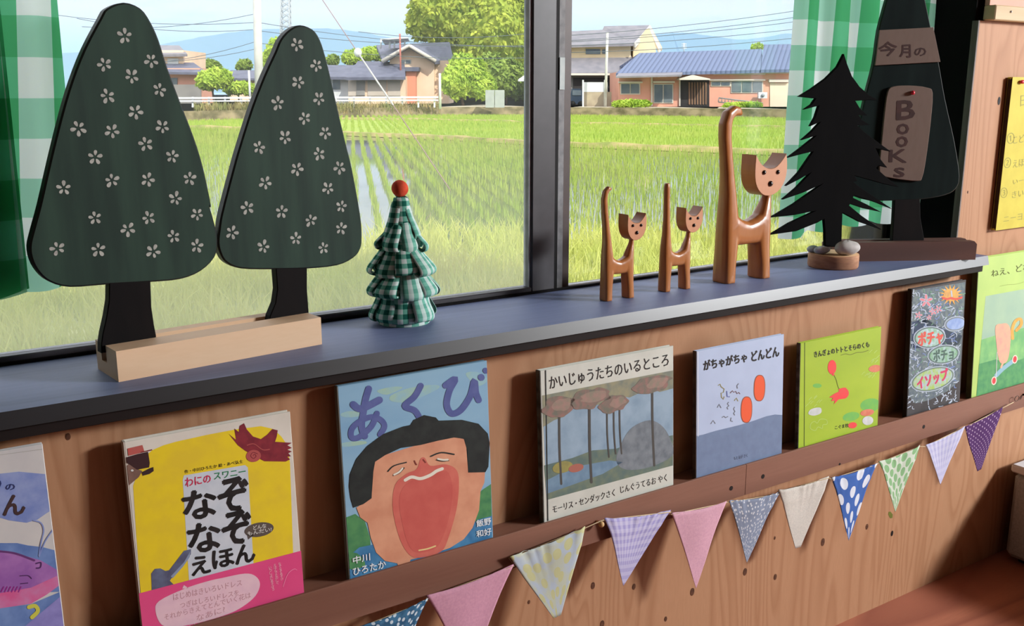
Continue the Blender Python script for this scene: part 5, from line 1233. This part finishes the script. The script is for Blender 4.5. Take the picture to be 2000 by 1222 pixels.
# long salmon single-storey house
r = house('long salmon pink single-storey house with a blue tiled roof', 1370, 207, 74)
fpoly(r, 'wall', [(1209, 208), (1600, 210), (1600, 132), (1209, 140)], 74, 7, M_PINKW)
roofq(r, 'roof', [(1203, 143, 73.3), (1491, 136.5, 73.3), (1488, 95.5, 78), (1249, 103.5, 78)], M_TILE)
roofq(r, 'roof', [(1249, 103.5, 78), (1488, 95.5, 78), (1491, 128, 83), (1206, 132, 83)], M_TILE)
roofq(r, 'roof', [(1486, 136, 73.2), (1620, 134, 73.2), (1620, 85, 78.4), (1492, 87, 78.4)], M_TILE); roofq(r, 'roof', [(1492, 87, 78.4), (1620, 85, 78.4), (1620, 126, 84), (1490, 127, 84)], M_TILE)
c4 = crop(1000, 0, 3.3333)
def q4(a, b, c, d_): (x0, y0), (x1, y1) = c4([(a, b), (c, d_)]); return x0, y0, x1, y1
roofq(r, 'porch_roof', [(1203, 149, 71.6), (1331, 146, 71.6), (1334, 139, 73.9), (1210, 141, 73.9)], M_TILE3, .12)
for nm, q, m in (('window', (705, 540, 835, 615), M_TRIM), ('door', (920, 545, 1050, 672), M_TRIM), ('window', (1425, 525, 1635, 605), M_TRIM), ('window', (1295, 528, 1425, 562), M_TRIM)):
    o = frect(r, nm, *q4(*q), 73.93, .2, m); a, b, c, e = q
    n = 2 if c - a < 150 else 3
    for k in range(n):
        u0 = a + 7 + (c - a - 7) * k / n; u1 = a + (c - a - 7) * (k + 1) / n; frect(o, 'pane', *q4(u0, b + 7, u1, e - 7), 73.88, .1, M_PANE)
o = frect(r, 'entrance', *q4(1098, 515, 1285, 690), 73.93, .15, M_DKW)
for k in range(7): frect(o, 'slat', *q4(1150 + k * 18, 535, 1160 + k * 18, 680), 73.88, .08, M_WOODSL)
fpoly(r, 'porch_canopy', c4([(1090, 512), (1180, 488), (1290, 512), (1290, 520), (1090, 520)]), 72.6, 1.3, M_TRIM)
for q in ((1285, 515, 1650, 524), (695, 530, 850, 541), (920, 528, 1060, 540), (1310, 462, 1650, 486), (1675, 516, 1800, 535)): frect(r, 'sill_band', *q4(*q), 73.7, .4, M_TRIM)
frect(r, 'shutter', *q4(1680, 540, 1810, 700), 73.92, .2, mat('cream_shutter', (232, 214, 190), rough=.7))
for q in ((905, 500, 916, 690), (1088, 470, 1097, 690)): frect(r, 'downpipe', *q4(*q), 73.85, .12, M_TRIM)
frect(r, 'eave_board', 1206, 140.5, 1600, 143.5, 73.6, .3, M_TRIM)
o = MB(); o.prism([far(*p, 73.3) for p in c4([(1605, 600), (1662, 600), (1662, 640), (1605, 640)])], FH * .35, M_WHITE); o = tag(o.build('air_conditioner'), 'white air conditioner unit below the window of the salmon house', 'air conditioner')
p = far(1490, 186, 73.25); t = MB(); t.tube([p, p - FH * .03], .13, mat('fan_grille', (150, 156, 160), rough=.6), 12); t.build('grille', o)
r2 = thing('ladder', far(1450, 207, 71), 'grey slatted frame leaning low in front of the salmon house', 'ladder')
t = MB()
for a, b in (((1404, 191), (1490, 201.5)), ((1403, 199), (1489, 208))): t.tube([far(*a, 71), far(*b, 71)], .05, M_GRAYW, 6)
t.build('rail', r2)
t = MB()
for k in range(14): t.tube([far(1404 + 6.4 * k, 191 + .78 * k, 71), far(1403 + 6.4 * k, 199 + .69 * k, 71)], .035, M_GRAYW, 5)
t.build('rungs', r2)['kind'] = 'stuff'
# two-storey cream house
r = house('two-storey cream house with grey roofs, right of the window post', 1190, 205, 84)
fpoly(r, 'wall', [(1098, 207), (1232, 207), (1232, 84), (1098, 86)], 84, 7, M_CREAM)
fpoly(r, 'gable_wall', [(1236, 150), (1281, 150), (1281, 93), (1268.5, 54), (1237, 86)], 84.2, 8, M_CREAM)
roofq(r, 'roof', [(1094, 88, 83.2), (1238, 84.5, 83.2), (1269, 49, 87.5), (1180, 51, 87.5), (1177, 58, 87), (1094, 62, 87)], M_TILE3); roofq(r, 'roof', [(1238, 84.5, 83.2), (1269, 49, 87.5), (1291, 93, 86), (1286, 96, 85.5), (1268, 56, 86.5), (1241, 86, 83)], M_TRIM, .3)
roofq(r, 'roof', [(1266, 49, 87.6), (1270, 49, 87.6), (1293, 92, 90), (1289, 94, 90)], M_TANW, .3)
roofq(r, 'lower_roof', [(1094, 143, 81.5), (1208, 141, 81.5), (1234, 109.5, 84.2), (1094, 111, 84.2)], M_TILE3)
frect(r, 'lower_wall', 1098, 141, 1208, 207, 82.2, 2, M_GRAYW)
frect(r, 'eave_board', 1094, 143, 1210, 147, 81.3, .2, M_TRIM)
for q in ((480, 320, 575, 352), (588, 322, 618, 350)): frect(r, 'window', *q4(*q), 83.9, .2, M_PANE)
frect(r, 'garage_opening', *q4(398, 505, 660, 690), 82.1, .2, M_DKW)
# centre house
r = house('tan house with a gabled front and dark roofs, beside the tall cedars', 800, 186, 92)
fpoly(r, 'gable_wall', [(761, 188), (848, 188), (848, 117), (801, 91), (761, 115)], 92, 9, M_TANW)
fpoly(r, 'side_wall', [(846, 188), (876, 188), (876, 118), (846, 118)], 92.6, 8, M_TANW)
roofq(r, 'roof', [(748, 119, 91.2), (799, 87.5, 91.2), (800, 86, 101), (735, 88, 101)], M_TILE2, .3); roofq(r, 'roof', [(799, 87.5, 91.2), (850, 119, 91.2), (886, 116, 97), (878, 82, 101), (800, 85, 101)], M_TILE2, .3)
t = MB(); t.tube([far(746, 120, 91), far(799, 89, 91), far(851, 120, 91)], .2, M_TRIM, 6); t.build('barge_board', r)
roofq(r, 'wing_roof', [(676, 151, 88.5), (792, 150, 88.5), (790, 121, 92.5), (699, 119, 93)], M_TILE2, .25); roofq(r, 'wing_roof', [(634, 150, 90), (680, 150, 90), (700, 127, 94), (634, 127, 94)], M_TILE2, .25)
frect(r, 'wing_wall', 680, 149, 792, 188, 89.5, 4, M_TANW); frect(r, 'wing_wall', 634, 149, 680, 188, 91, 4, M_WHITE)
for q in ((680, 157, 713, 187), (718, 157, 754, 187), (757, 157, 782, 187)): frect(r, 'shutter', *q, 89.42, .12, M_SHUT)
frect(r, 'doorway', 696, 157, 712, 186, 89.36, .1, M_GRAYW); frect(r, 'canopy', 763, 131, 818, 139, 90.6, 1.4, M_TILE2); frect(r, 'porch_wall', 793, 139, 812, 187, 91, 1, mat('coral_wall', (226, 150, 122), rough=.9))
o = frect(r, 'window', 780, 116, 803, 124.5, 91.93, .12, M_TRIM)
for k in range(2): frect(o, 'pane', 781.5 + k * 11, 117.5, 790.5 + k * 11, 123.5, 91.88, .1, M_PANE)
frect(r, 'window', 650, 152, 664, 174, 90.9, .12, M_PANE)
pl = MB(); pl.prism([far(745, 75.5, 93), far(797, 72.5, 93), far(800, 79, 96), (far(752, 86, 96))], (0, 0, -.1), M_WHITE); pl.build('solar_panel', r)
for x in (744.5, 762, 771, 791): t = MB(); t.tube([far(x, 75, 94), far(x - 1, 95, 94)], .09, M_WHITE, 5); t.build('panel_leg', r)
t = MB(); t.tube([far(781, 66, 90.3), far(783, 160, 90.3)], .09, mat('rust_pole', (186, 112, 100), rough=.7), 6); t.build('antenna_mast', r)
# left house
r = house('pink two-tiered house with grey roofs behind the left flowered tree', 350, 184, 96)
frect(r, 'upper_wall', 250, 98, 358, 135, 96, 7, M_TANW); roofq(r, 'roof', [(250, 107, 95.2), (366, 105.5, 95.2), (350, 88.5, 99.5), (250, 88, 99.5)], M_TILE3)
frect(r, 'lower_wall', 250, 133, 390, 184, 94, 4, M_PINKW); roofq(r, 'lower_roof', [(250, 139, 93), (405, 141.5, 93), (378, 122, 96.5), (250, 121, 96.5)], M_TILE2)
frect(r, 'window', 327, 114, 348, 127, 95.9, .2, M_WHITE); frect(r, 'window', 332, 152, 346, 166, 93.9, .2, M_PANE); frect(r, 'base_course', 250, 165, 391, 185, 93.8, .3, M_GRAYW)
r = house('small low house with a slate roof just left of the tall pole', 475, 180, 110)
frect(r, 'wall', 448, 150, 500, 182, 110, 5, M_TANW); roofq(r, 'roof', [(444, 153, 109), (504, 153, 109), (500, 137, 112.5), (450, 137, 112.5)], M_TILE2)
# carport, car, board fence, cabinet, poles
r = thing('carport', far(1030, 206, 77.5), 'small white carport left of the window post', 'carport')
roofq(r, 'roof', [(1012, 155, 77), (1060, 153, 77), (1060, 138, 81), (1034, 140, 81)], M_WHITE, .15)
for x in (1029, 1055): t = MB(); t.tube([far(x, 154, 77.4), far(x, 208, 77.4)], .07, M_WHITE, 6); t.build('post', r)
r = thing('car', far(1127, 206, 78), 'dark blue car parked behind the white board fence', 'car')
M_CAR = mat('car_blue', (46, 62, 84), (40, 54, 74), 2, rough=.3, spec=.6)
fpoly(r, 'body', [(1114, 203), (1139, 203), (1139, 186), (1136, 176), (1133, 173), (1119, 173), (1116, 178), (1114, 187)], 77, 3.6, M_CAR); frect(r, 'windscreen', 1118, 176, 1135, 186, 76.95, .1, M_PANE)
for x in (1118, 1135): t = MB(); t.tube([far(x, 203.5, 76.9), far(x, 203.5, 77.2)], .26, M_BLACKGAP, 14); t.build('wheel', r)
r = thing('board_fence', far(1168, 207, 75), 'white board screen standing on a tan block wall', 'fence')
frect(r, 'block_wall', *q4(468, 598, 648, 695), 75, .3, mat('block_wall', (178, 164, 140), (156, 142, 122), 1.5, rough=.9)); frect(r, 'board', *q4(468, 535, 622, 600), 75, .15, M_WHITE)
for q in ((458, 520, 468, 695), (600, 520, 608, 600)): frect(r, 'post', *q4(*q), 74.9, .15, M_WHITE)
c3b = crop(360, 0, 2.857)
for (a, b), lb in (((1680, 1730), 'left grey steel cabinet of the pair by the cedar hedge'), ((1733, 1786), 'right grey steel cabinet of the pair by the cedar hedge')):
    (x0, y0), (x1, y1) = c3b([(a, 502), (b, 590)]); o = frect(None, 'cabinet', x0, y0, x1, y1, 71, 1.2, mat('steel_grey', (184, 186, 186), (170, 172, 174), 2, rough=.4, metal=.2)); tag(o, lb, 'cabinet')
def pole(name, a, b, d, r, m, label, cat='pole'):
    q = far(*b, d); q.z = YZ - .02; t = MB(); t.tube([far(*a, d), q], [r * .85, r], m, 12); return tag(t.build(name), label, cat)
M_CONC = mat('concrete_pole', (206, 204, 196), (190, 188, 182), 3, rough=.8)
pb = on_z(509, 276, G); d_ = depth(pb)
t = MB(); t.tube([far(500, -60, d_), pb + Vector((0, 0, -.05))], [.13, .16], M_CONC, 16); tag(t.build('utility_pole'), 'tall thick concrete pole left of the smaller flowered tree', 'pole')
pole('utility_pole', (1186.5, 63), (1182, 208), 73, .11, M_CONC, 'slim grey pole in front of the cream house')
pole('post', (486, 137), (488, 188), 78, .09, M_WHITE, 'short white post between the bushes and the tall pole', 'post'); pole('post', (859, 143), (860, 219), 66, .085, M_WHITE, 'white post at the right end of the guard rail', 'post')
t = MB(); a = far(1336, 102, 78); t.tube([a, far(1336, 84, 78)], .04, M_WHITE, 5)
for z in (86, 90, 94): t.tube([far(1331, z, 78), far(1341, z, 78)], .03, M_WHITE, 4)
tag(t.build('aerial'), 'small television aerial on the blue tiled roof', 'aerial')
# lattice mast far away
r = thing('lattice_mast', far(558, 178, 320), 'far steel lattice mast behind the smaller flowered tree', 'mast'); t = MB(); M_ST = mat('mast_steel', (190, 194, 196), rough=.6)
def lp_(k, y): h = 10 - (178 - y) * .012; q = (1, 1), (1, -1), (-1, -1), (-1, 1); return far(558, y, 320) + RD * q[k % 4][0] * h / 6 + FH * q[k % 4][1] * h / 6
for k in range(4): t.tube([lp_(k, 178), lp_(k, -70)], .16, M_ST, 5)
t.build('legs', r)['kind'] = 'stuff'; t = MB(); y = 178
while y > -66:
    for k in range(4): t.tube([lp_(k, y), lp_(k + 1, y - 11)], .1, M_ST, 4); t.tube([lp_(k + 1, y), lp_(k, y - 11)], .1, M_ST, 4)
    y -= 11
t.build('bracing', r)['kind'] = 'stuff'
# guy wire with its insulator
wa, wb = far(560, -104, 26), on_z(880, 372, G); t = MB()
r = thing('guy_wire', wb, 'slanting guy wire with a white insulator ball, crossing the left pane', 'wire'); M_WIRE = mat('wire_steel', (150, 122, 120), rough=.5)
def onw(x):
    lo, hi = 0.0, 1.0
    for _ in range(40):
        m_ = (lo + hi) / 2; p = wa.lerp(wb, m_) - CAM; sx = 1000 + F_PX * p.dot(RD) / p.dot(FW)
        if sx < x: lo = m_
        else: hi = m_
    return wa.lerp(wb, lo)
t.tube([wa, wb], .0105, M_WIRE, 6); t.build('wire', r)
t = MB(); c = onw(699); t.ball(c, .085, M_WHITE, 16, 12, (1, 1, 1.15)); t.build('insulator', r)
t = MB(); t.tube([onw(702), onw(768)], .018, mat('sleeve_grey', (186, 182, 178)), 8); t.build('sleeve', r)
# power lines
M_LINE = mat('cable_grey', (96, 104, 116), rough=.7)
for lines, lb, grp in ((((60, 22, 497, 44), (160, 52, 494, 28), (150, 36, 494, 58), (200, 128, 497, 82), (200, 118, 497, 96)), 'thin power line crossing the sky at the left of the tall pole', 'left power lines'),
                       (((505, 44, 1060, 92), (505, 60, 1060, 88), (505, 84, 1060, 112), (700, 62, 1060, 62)), 'thin power line crossing between the flowered tree and the cedars', 'middle power lines'),
                       (((1100, 70, 1800, -22), (1100, 80, 1800, -8), (1100, 82, 1800, 4), (1100, 90, 1800, 22), (1100, 103, 1800, 42)), 'thin power line crossing the sky above the salmon house', 'right power lines')):
    for x0, y0, x1, y1 in lines:
        a, b = far(x0, y0, 60), far(x1, y1, 60); pts = [a.lerp(b, k / 10) + Vector((0, 0, -.35 * (1 - (2 * k / 10 - 1) ** 2))) for k in range(11)]
        t = MB(); t.tube(pts, .017, M_LINE, 4); tag(t.build('power_line'), lb, 'power line', grp)
# guard rail
r = thing('guard_rail', far(600, 206, 71), 'white guard rail along the road above the retaining wall', 'guard rail')
for ya, yb in ((188, 191.5), (194.2, 197)):
    t = MB(); t.prism([far(240, yb + 2, 71), far(856, yb, 71), far(856, ya, 71), far(240, ya + 2, 71)], FH * .08, M_WHITE); t.build('beam', r)
for k in range(20): x = 250 + k * 31.5; frect(r, 'post', x - 1.6, 187.5 + 2 * (1 - k / 20), x + 1.6, 207 + 3 * (1 - k / 20), 71.1, .12, M_WHITE)

# trees and bushes
def leafmat(name, a, b): return mat(name, a, b, .9, rough=.75, spec=.1, transl=.3, lo=.3, hi=.7)
L_CED = leafmat('cedar_leaves', (206, 212, 92), (140, 166, 66)); L_BUSH = leafmat('bush_leaves', (204, 220, 100), (164, 196, 76)); L_DARK = leafmat('dark_leaves', (170, 188, 92), (116, 144, 66))
M_BOLE = mat('tree_bole', (104, 84, 66), (84, 66, 52), 3, rough=.9)
def foliage(name, label, cat, lobes, d, m, n, leaf, base, seed, group=None):
    """lobes: (px, py, rx px, ry px) ellipsoids at depth d, filled with leaf quads; base: pixel of the trunk foot."""
    fb_ = far(*base, d); fb_.z = YZ; root = thing(name, fb_, label, cat, group); rg = np.random.default_rng(seed); t = MB(); k = d / F_PX; area = sum(l[2] * l[3] for l in lobes)
    V = []; core = MB()
    for li, (x, y, rx, ry) in enumerate(lobes):
        c = np.array(far(x, y, d + (li % 3 - 1) * .35 * rx * k)); m_ = int(n * rx * ry / area); a = np.array([rx * k, min(rx, ry) * k * .8, ry * k])
        u = rg.normal(size=(m_, 3)); u /= np.linalg.norm(u, axis=1)[:, None]
        lump = 1 + .10 * np.sin(u[:, 0] * 7 + li) * np.sin(u[:, 2] * 9 + 2 * li) + .07 * np.sin(u[:, 2] * 17 + u[:, 0] * 13)
        q = u * (lump * rg.uniform(.84, 1.03, m_))[:, None] * a
        p = c + q[:, :1] * np.array(RD) + q[:, 1:2] * np.array(FH) + q[:, 2:] * np.array((0, 0, 1.0))
        s1 = rg.normal(size=(m_, 3)); s1 /= np.linalg.norm(s1, axis=1)[:, None]; s2 = np.cross(s1, u); s2 /= np.linalg.norm(s2, axis=1)[:, None] + 1e-9
        L = leaf * rg.uniform(.6, 1.3, m_)[:, None]; V.append(np.stack([p - s1 * L, p + s2 * L * .5, p + s1 * L, p - s2 * L * .5], 1))
        core.ball(Vector(c), 1.0, m, 14, 10, (a[0] * .86, a[1] * .86, a[2] * .86), math.atan2(RD.y, RD.x), .08, li)
    V = np.concatenate(V); n4 = len(V); base_v = Vector(root.location)
    me = bpy.data.meshes.new('foliage'); cv = np.array([tuple(v) for v in core.v]); nv = len(cv); allv = np.concatenate([V.reshape(-1, 3), cv]) - np.array(base_v)
    fs = [[4 * i, 4 * i + 1, 4 * i + 2, 4 * i + 3] for i in range(n4)] + [[4 * n4 + i for i in f] for f in core.f]
    me.from_pydata(allv.tolist(), [], fs); me.materials.append(m); o = bpy.data.objects.new('foliage', me); SC.collection.objects.link(o); o.parent = root
    top = lobes[0]; t = MB(); t.tube([fb_ + Vector((0, 0, -.1)), far(top[0], top[1], d)], [max(.08, top[2] * k * .10), .04], M_BOLE, 8); t.build('trunk', root); return root
foliage('cedar_tree', 'tall cedar, left one of the big green pair behind the tan house', 'tree', [(868, 20, 66, 70), (842, -35, 48, 60), (884, -75, 56, 64), (832, 48, 38, 34), (898, 82, 44, 40), (862, -130, 36, 50)], 114, L_CED, 9000, .34, (868, 186), 1)
foliage('cedar_tree', 'tall cedar, right one of the big green pair next to the window post', 'tree', [(980, 60, 66, 84), (962, -25, 60, 70), (1010, -60, 52, 66), (1022, 70, 44, 80), (940, 60, 40, 60), (980, -120, 46, 56)], 90, L_CED, 11000, .28, (985, 196), 2)
foliage('hedge_bush', 'rounded green bush at the foot of the cedars, right of the tan house', 'bush', [(895, 160, 32, 32), (925, 150, 28, 36), (905, 132, 26, 26), (945, 172, 24, 22)], 79, L_BUSH, 5200, .22, (905, 198), 3)
foliage('hedge_bush', 'darker green bush behind the steel cabinets', 'bush', [(985, 152, 34, 36), (1012, 160, 28, 34), (960, 140, 24, 34)], 82, L_DARK, 3600, .24, (985, 202), 4)
foliage('garden_tree', 'round leafy garden tree in front of the pink house', 'tree', [(412, 156, 27, 18), (435, 154, 18, 17), (400, 162, 15, 12), (424, 143, 18, 11)], 84, L_BUSH, 3000, .22, (418, 186), 5)
foliage('hedge_bush', 'low green hedge between the garden tree and the tall pole', 'bush', [(465, 172, 18, 12), (482, 173, 16, 12), (450, 174, 12, 10)], 86, L_BUSH, 1600, .2, (466, 187), 6)
foliage('garden_tree', 'small bushy tree against the sky above the low slate roof', 'tree', [(478, 128, 14, 11), (470, 132, 9, 8)], 125, L_DARK, 900, .24, (478, 180), 7)
foliage('garden_tree', 'small pale tree against the sky above the garden tree', 'tree', [(410, 127, 16, 10), (422, 130, 11, 8)], 130, L_DARK, 900, .24, (412, 180), 8)
foliage('garden_tree', 'green tree showing past the left shoulder of the smaller flowered tree', 'tree', [(545, 100, 24, 26), (530, 120, 18, 22), (560, 112, 22, 30)], 95, L_BUSH, 2000, .24, (545, 185), 9)
foliage('garden_tree', 'bright green tree above the wing roof of the tan house, left one', 'tree', [(688, 112, 19, 14), (678, 116, 10, 9)], 108, L_BUSH, 1200, .22, (688, 180), 10)
foliage('garden_tree', 'bright green tree above the wing roof of the tan house, right one', 'tree', [(724, 105, 23, 13), (738, 110, 14, 9), (712, 110, 12, 9)], 118, L_BUSH, 1500, .22, (724, 180), 11)
foliage('garden_tree', 'small distant tree right of the smaller flowered tree top', 'tree', [(650, 118, 12, 11)], 140, L_DARK, 500, .26, (650, 178), 12)
foliage('hedge_bush', 'bright low bush before the left end of the salmon house', 'bush', [(1225, 203, 24, 7), (1250, 203, 20, 7), (1208, 204, 11, 5)], 71, L_BUSH, 1500, .16, (1225, 209), 13)
foliage('hedge_bush', 'bright low bush beneath the air conditioner', 'bush', [(1440, 206, 26, 5), (1468, 206, 20, 6)], 70.5, L_BUSH, 1300, .15, (1450, 210), 14)
foliage('garden_tree', 'small green treetop showing above the blue tiled roof', 'tree', [(1479, 92, 11, 6)], 90, L_BUSH, 400, .18, (1479, 178), 15)
# dry verge weeds on the retaining wall
rg = np.random.default_rng(9); n = 5000; xs_ = rg.uniform(380, 860, n); pv = np.array([tuple(far(x, np.interp(x, [250, 668, 1034], [213, 209, 208.5]), float(np.interp(x, [250, 360, 668, 850, 1034], [depth(WB[1]), depth(WB[2]), depth(WB[3]), depth(WB[4]), depth(WB[5])])) + rg.uniform(-.1, .6))) for x in xs_])
pv[:, 2] -= rg.uniform(0, .5, n)
blades('dry_weeds', pv, (.2, .55), .05, .8, mat('dry_weed', (176, 152, 108), (130, 134, 80), 1.0, rough=.9), 'dry weeds hanging over the retaining wall below the guard rail', 'weeds', 10)

# ------------------------------------------------------------------ far hills and the haze in front of them
M_HILL = mat('wooded_hill', (62, 84, 74), (50, 70, 64), .004, rough=.95, spec=.05)
def hills(label, prof, d, seed):
    rnd = random.Random(seed); pts = smooth_loop(prof, 6, False); vs = []; fs = []
    for x, y in pts:
        p = far(x, y + rnd.uniform(-.8, .8), d); q = Vector((p.x, p.y, -2))
        vs += [q - FH * p.z * 1.8, p - FH * p.z * .7 - Vector((0, 0, p.z * .45)) + RD * rnd.uniform(-9, 9), p, q + FH * p.z * 1.6]
    for i in range(len(pts) - 1):
        for k in range(3): fs.append([4 * i + k, 4 * i + 4 + k, 4 * i + 5 + k, 4 * i + 1 + k])
    t = MB(); t.add(vs, fs, M_HILL, True); tag(t.build('hills'), label, 'hills')
hills('broad blue hills far behind the houses at the left', [(-300, 110), (100, 104), (260, 96), (350, 80), (430, 66), (520, 57), (640, 56), (700, 62), (780, 76), (900, 94), (1000, 110)], 2600, 1)
hills('lower blue hills far behind the salmon house at the right', [(1000, 104), (1120, 88), (1220, 74), (1290, 66), (1335, 64), (1390, 70), (1450, 77), (1500, 71), (1560, 65), (1700, 72), (1900, 82)], 2200, 2)
def haze():
    m = bpy.data.materials.new('haze'); m.use_nodes = True; N = m.node_tree.nodes; L = m.node_tree.links
    for n_ in list(N): N.remove(n_)
    o = N.new('ShaderNodeOutputMaterial'); v = N.new('ShaderNodeVolumeScatter'); v.inputs['Color'].default_value = (.42, .66, 1, 1); v.inputs['Density'].default_value = .00055; v.inputs['Anisotropy'].default_value = .0
    L.new(v.outputs[0], o.inputs['Volume'])
    t = MB(); q = [at_ds(170, -700, -3), at_ds(170, 700, -3), at_ds(2000, 1800, -3), at_ds(2000, -1800, -3)]; t.prism(q, (0, 0, 150), m)
    tag(t.build('haze'), 'blue haze of the air in front of the far hills', 'haze', None, 'stuff')
haze()
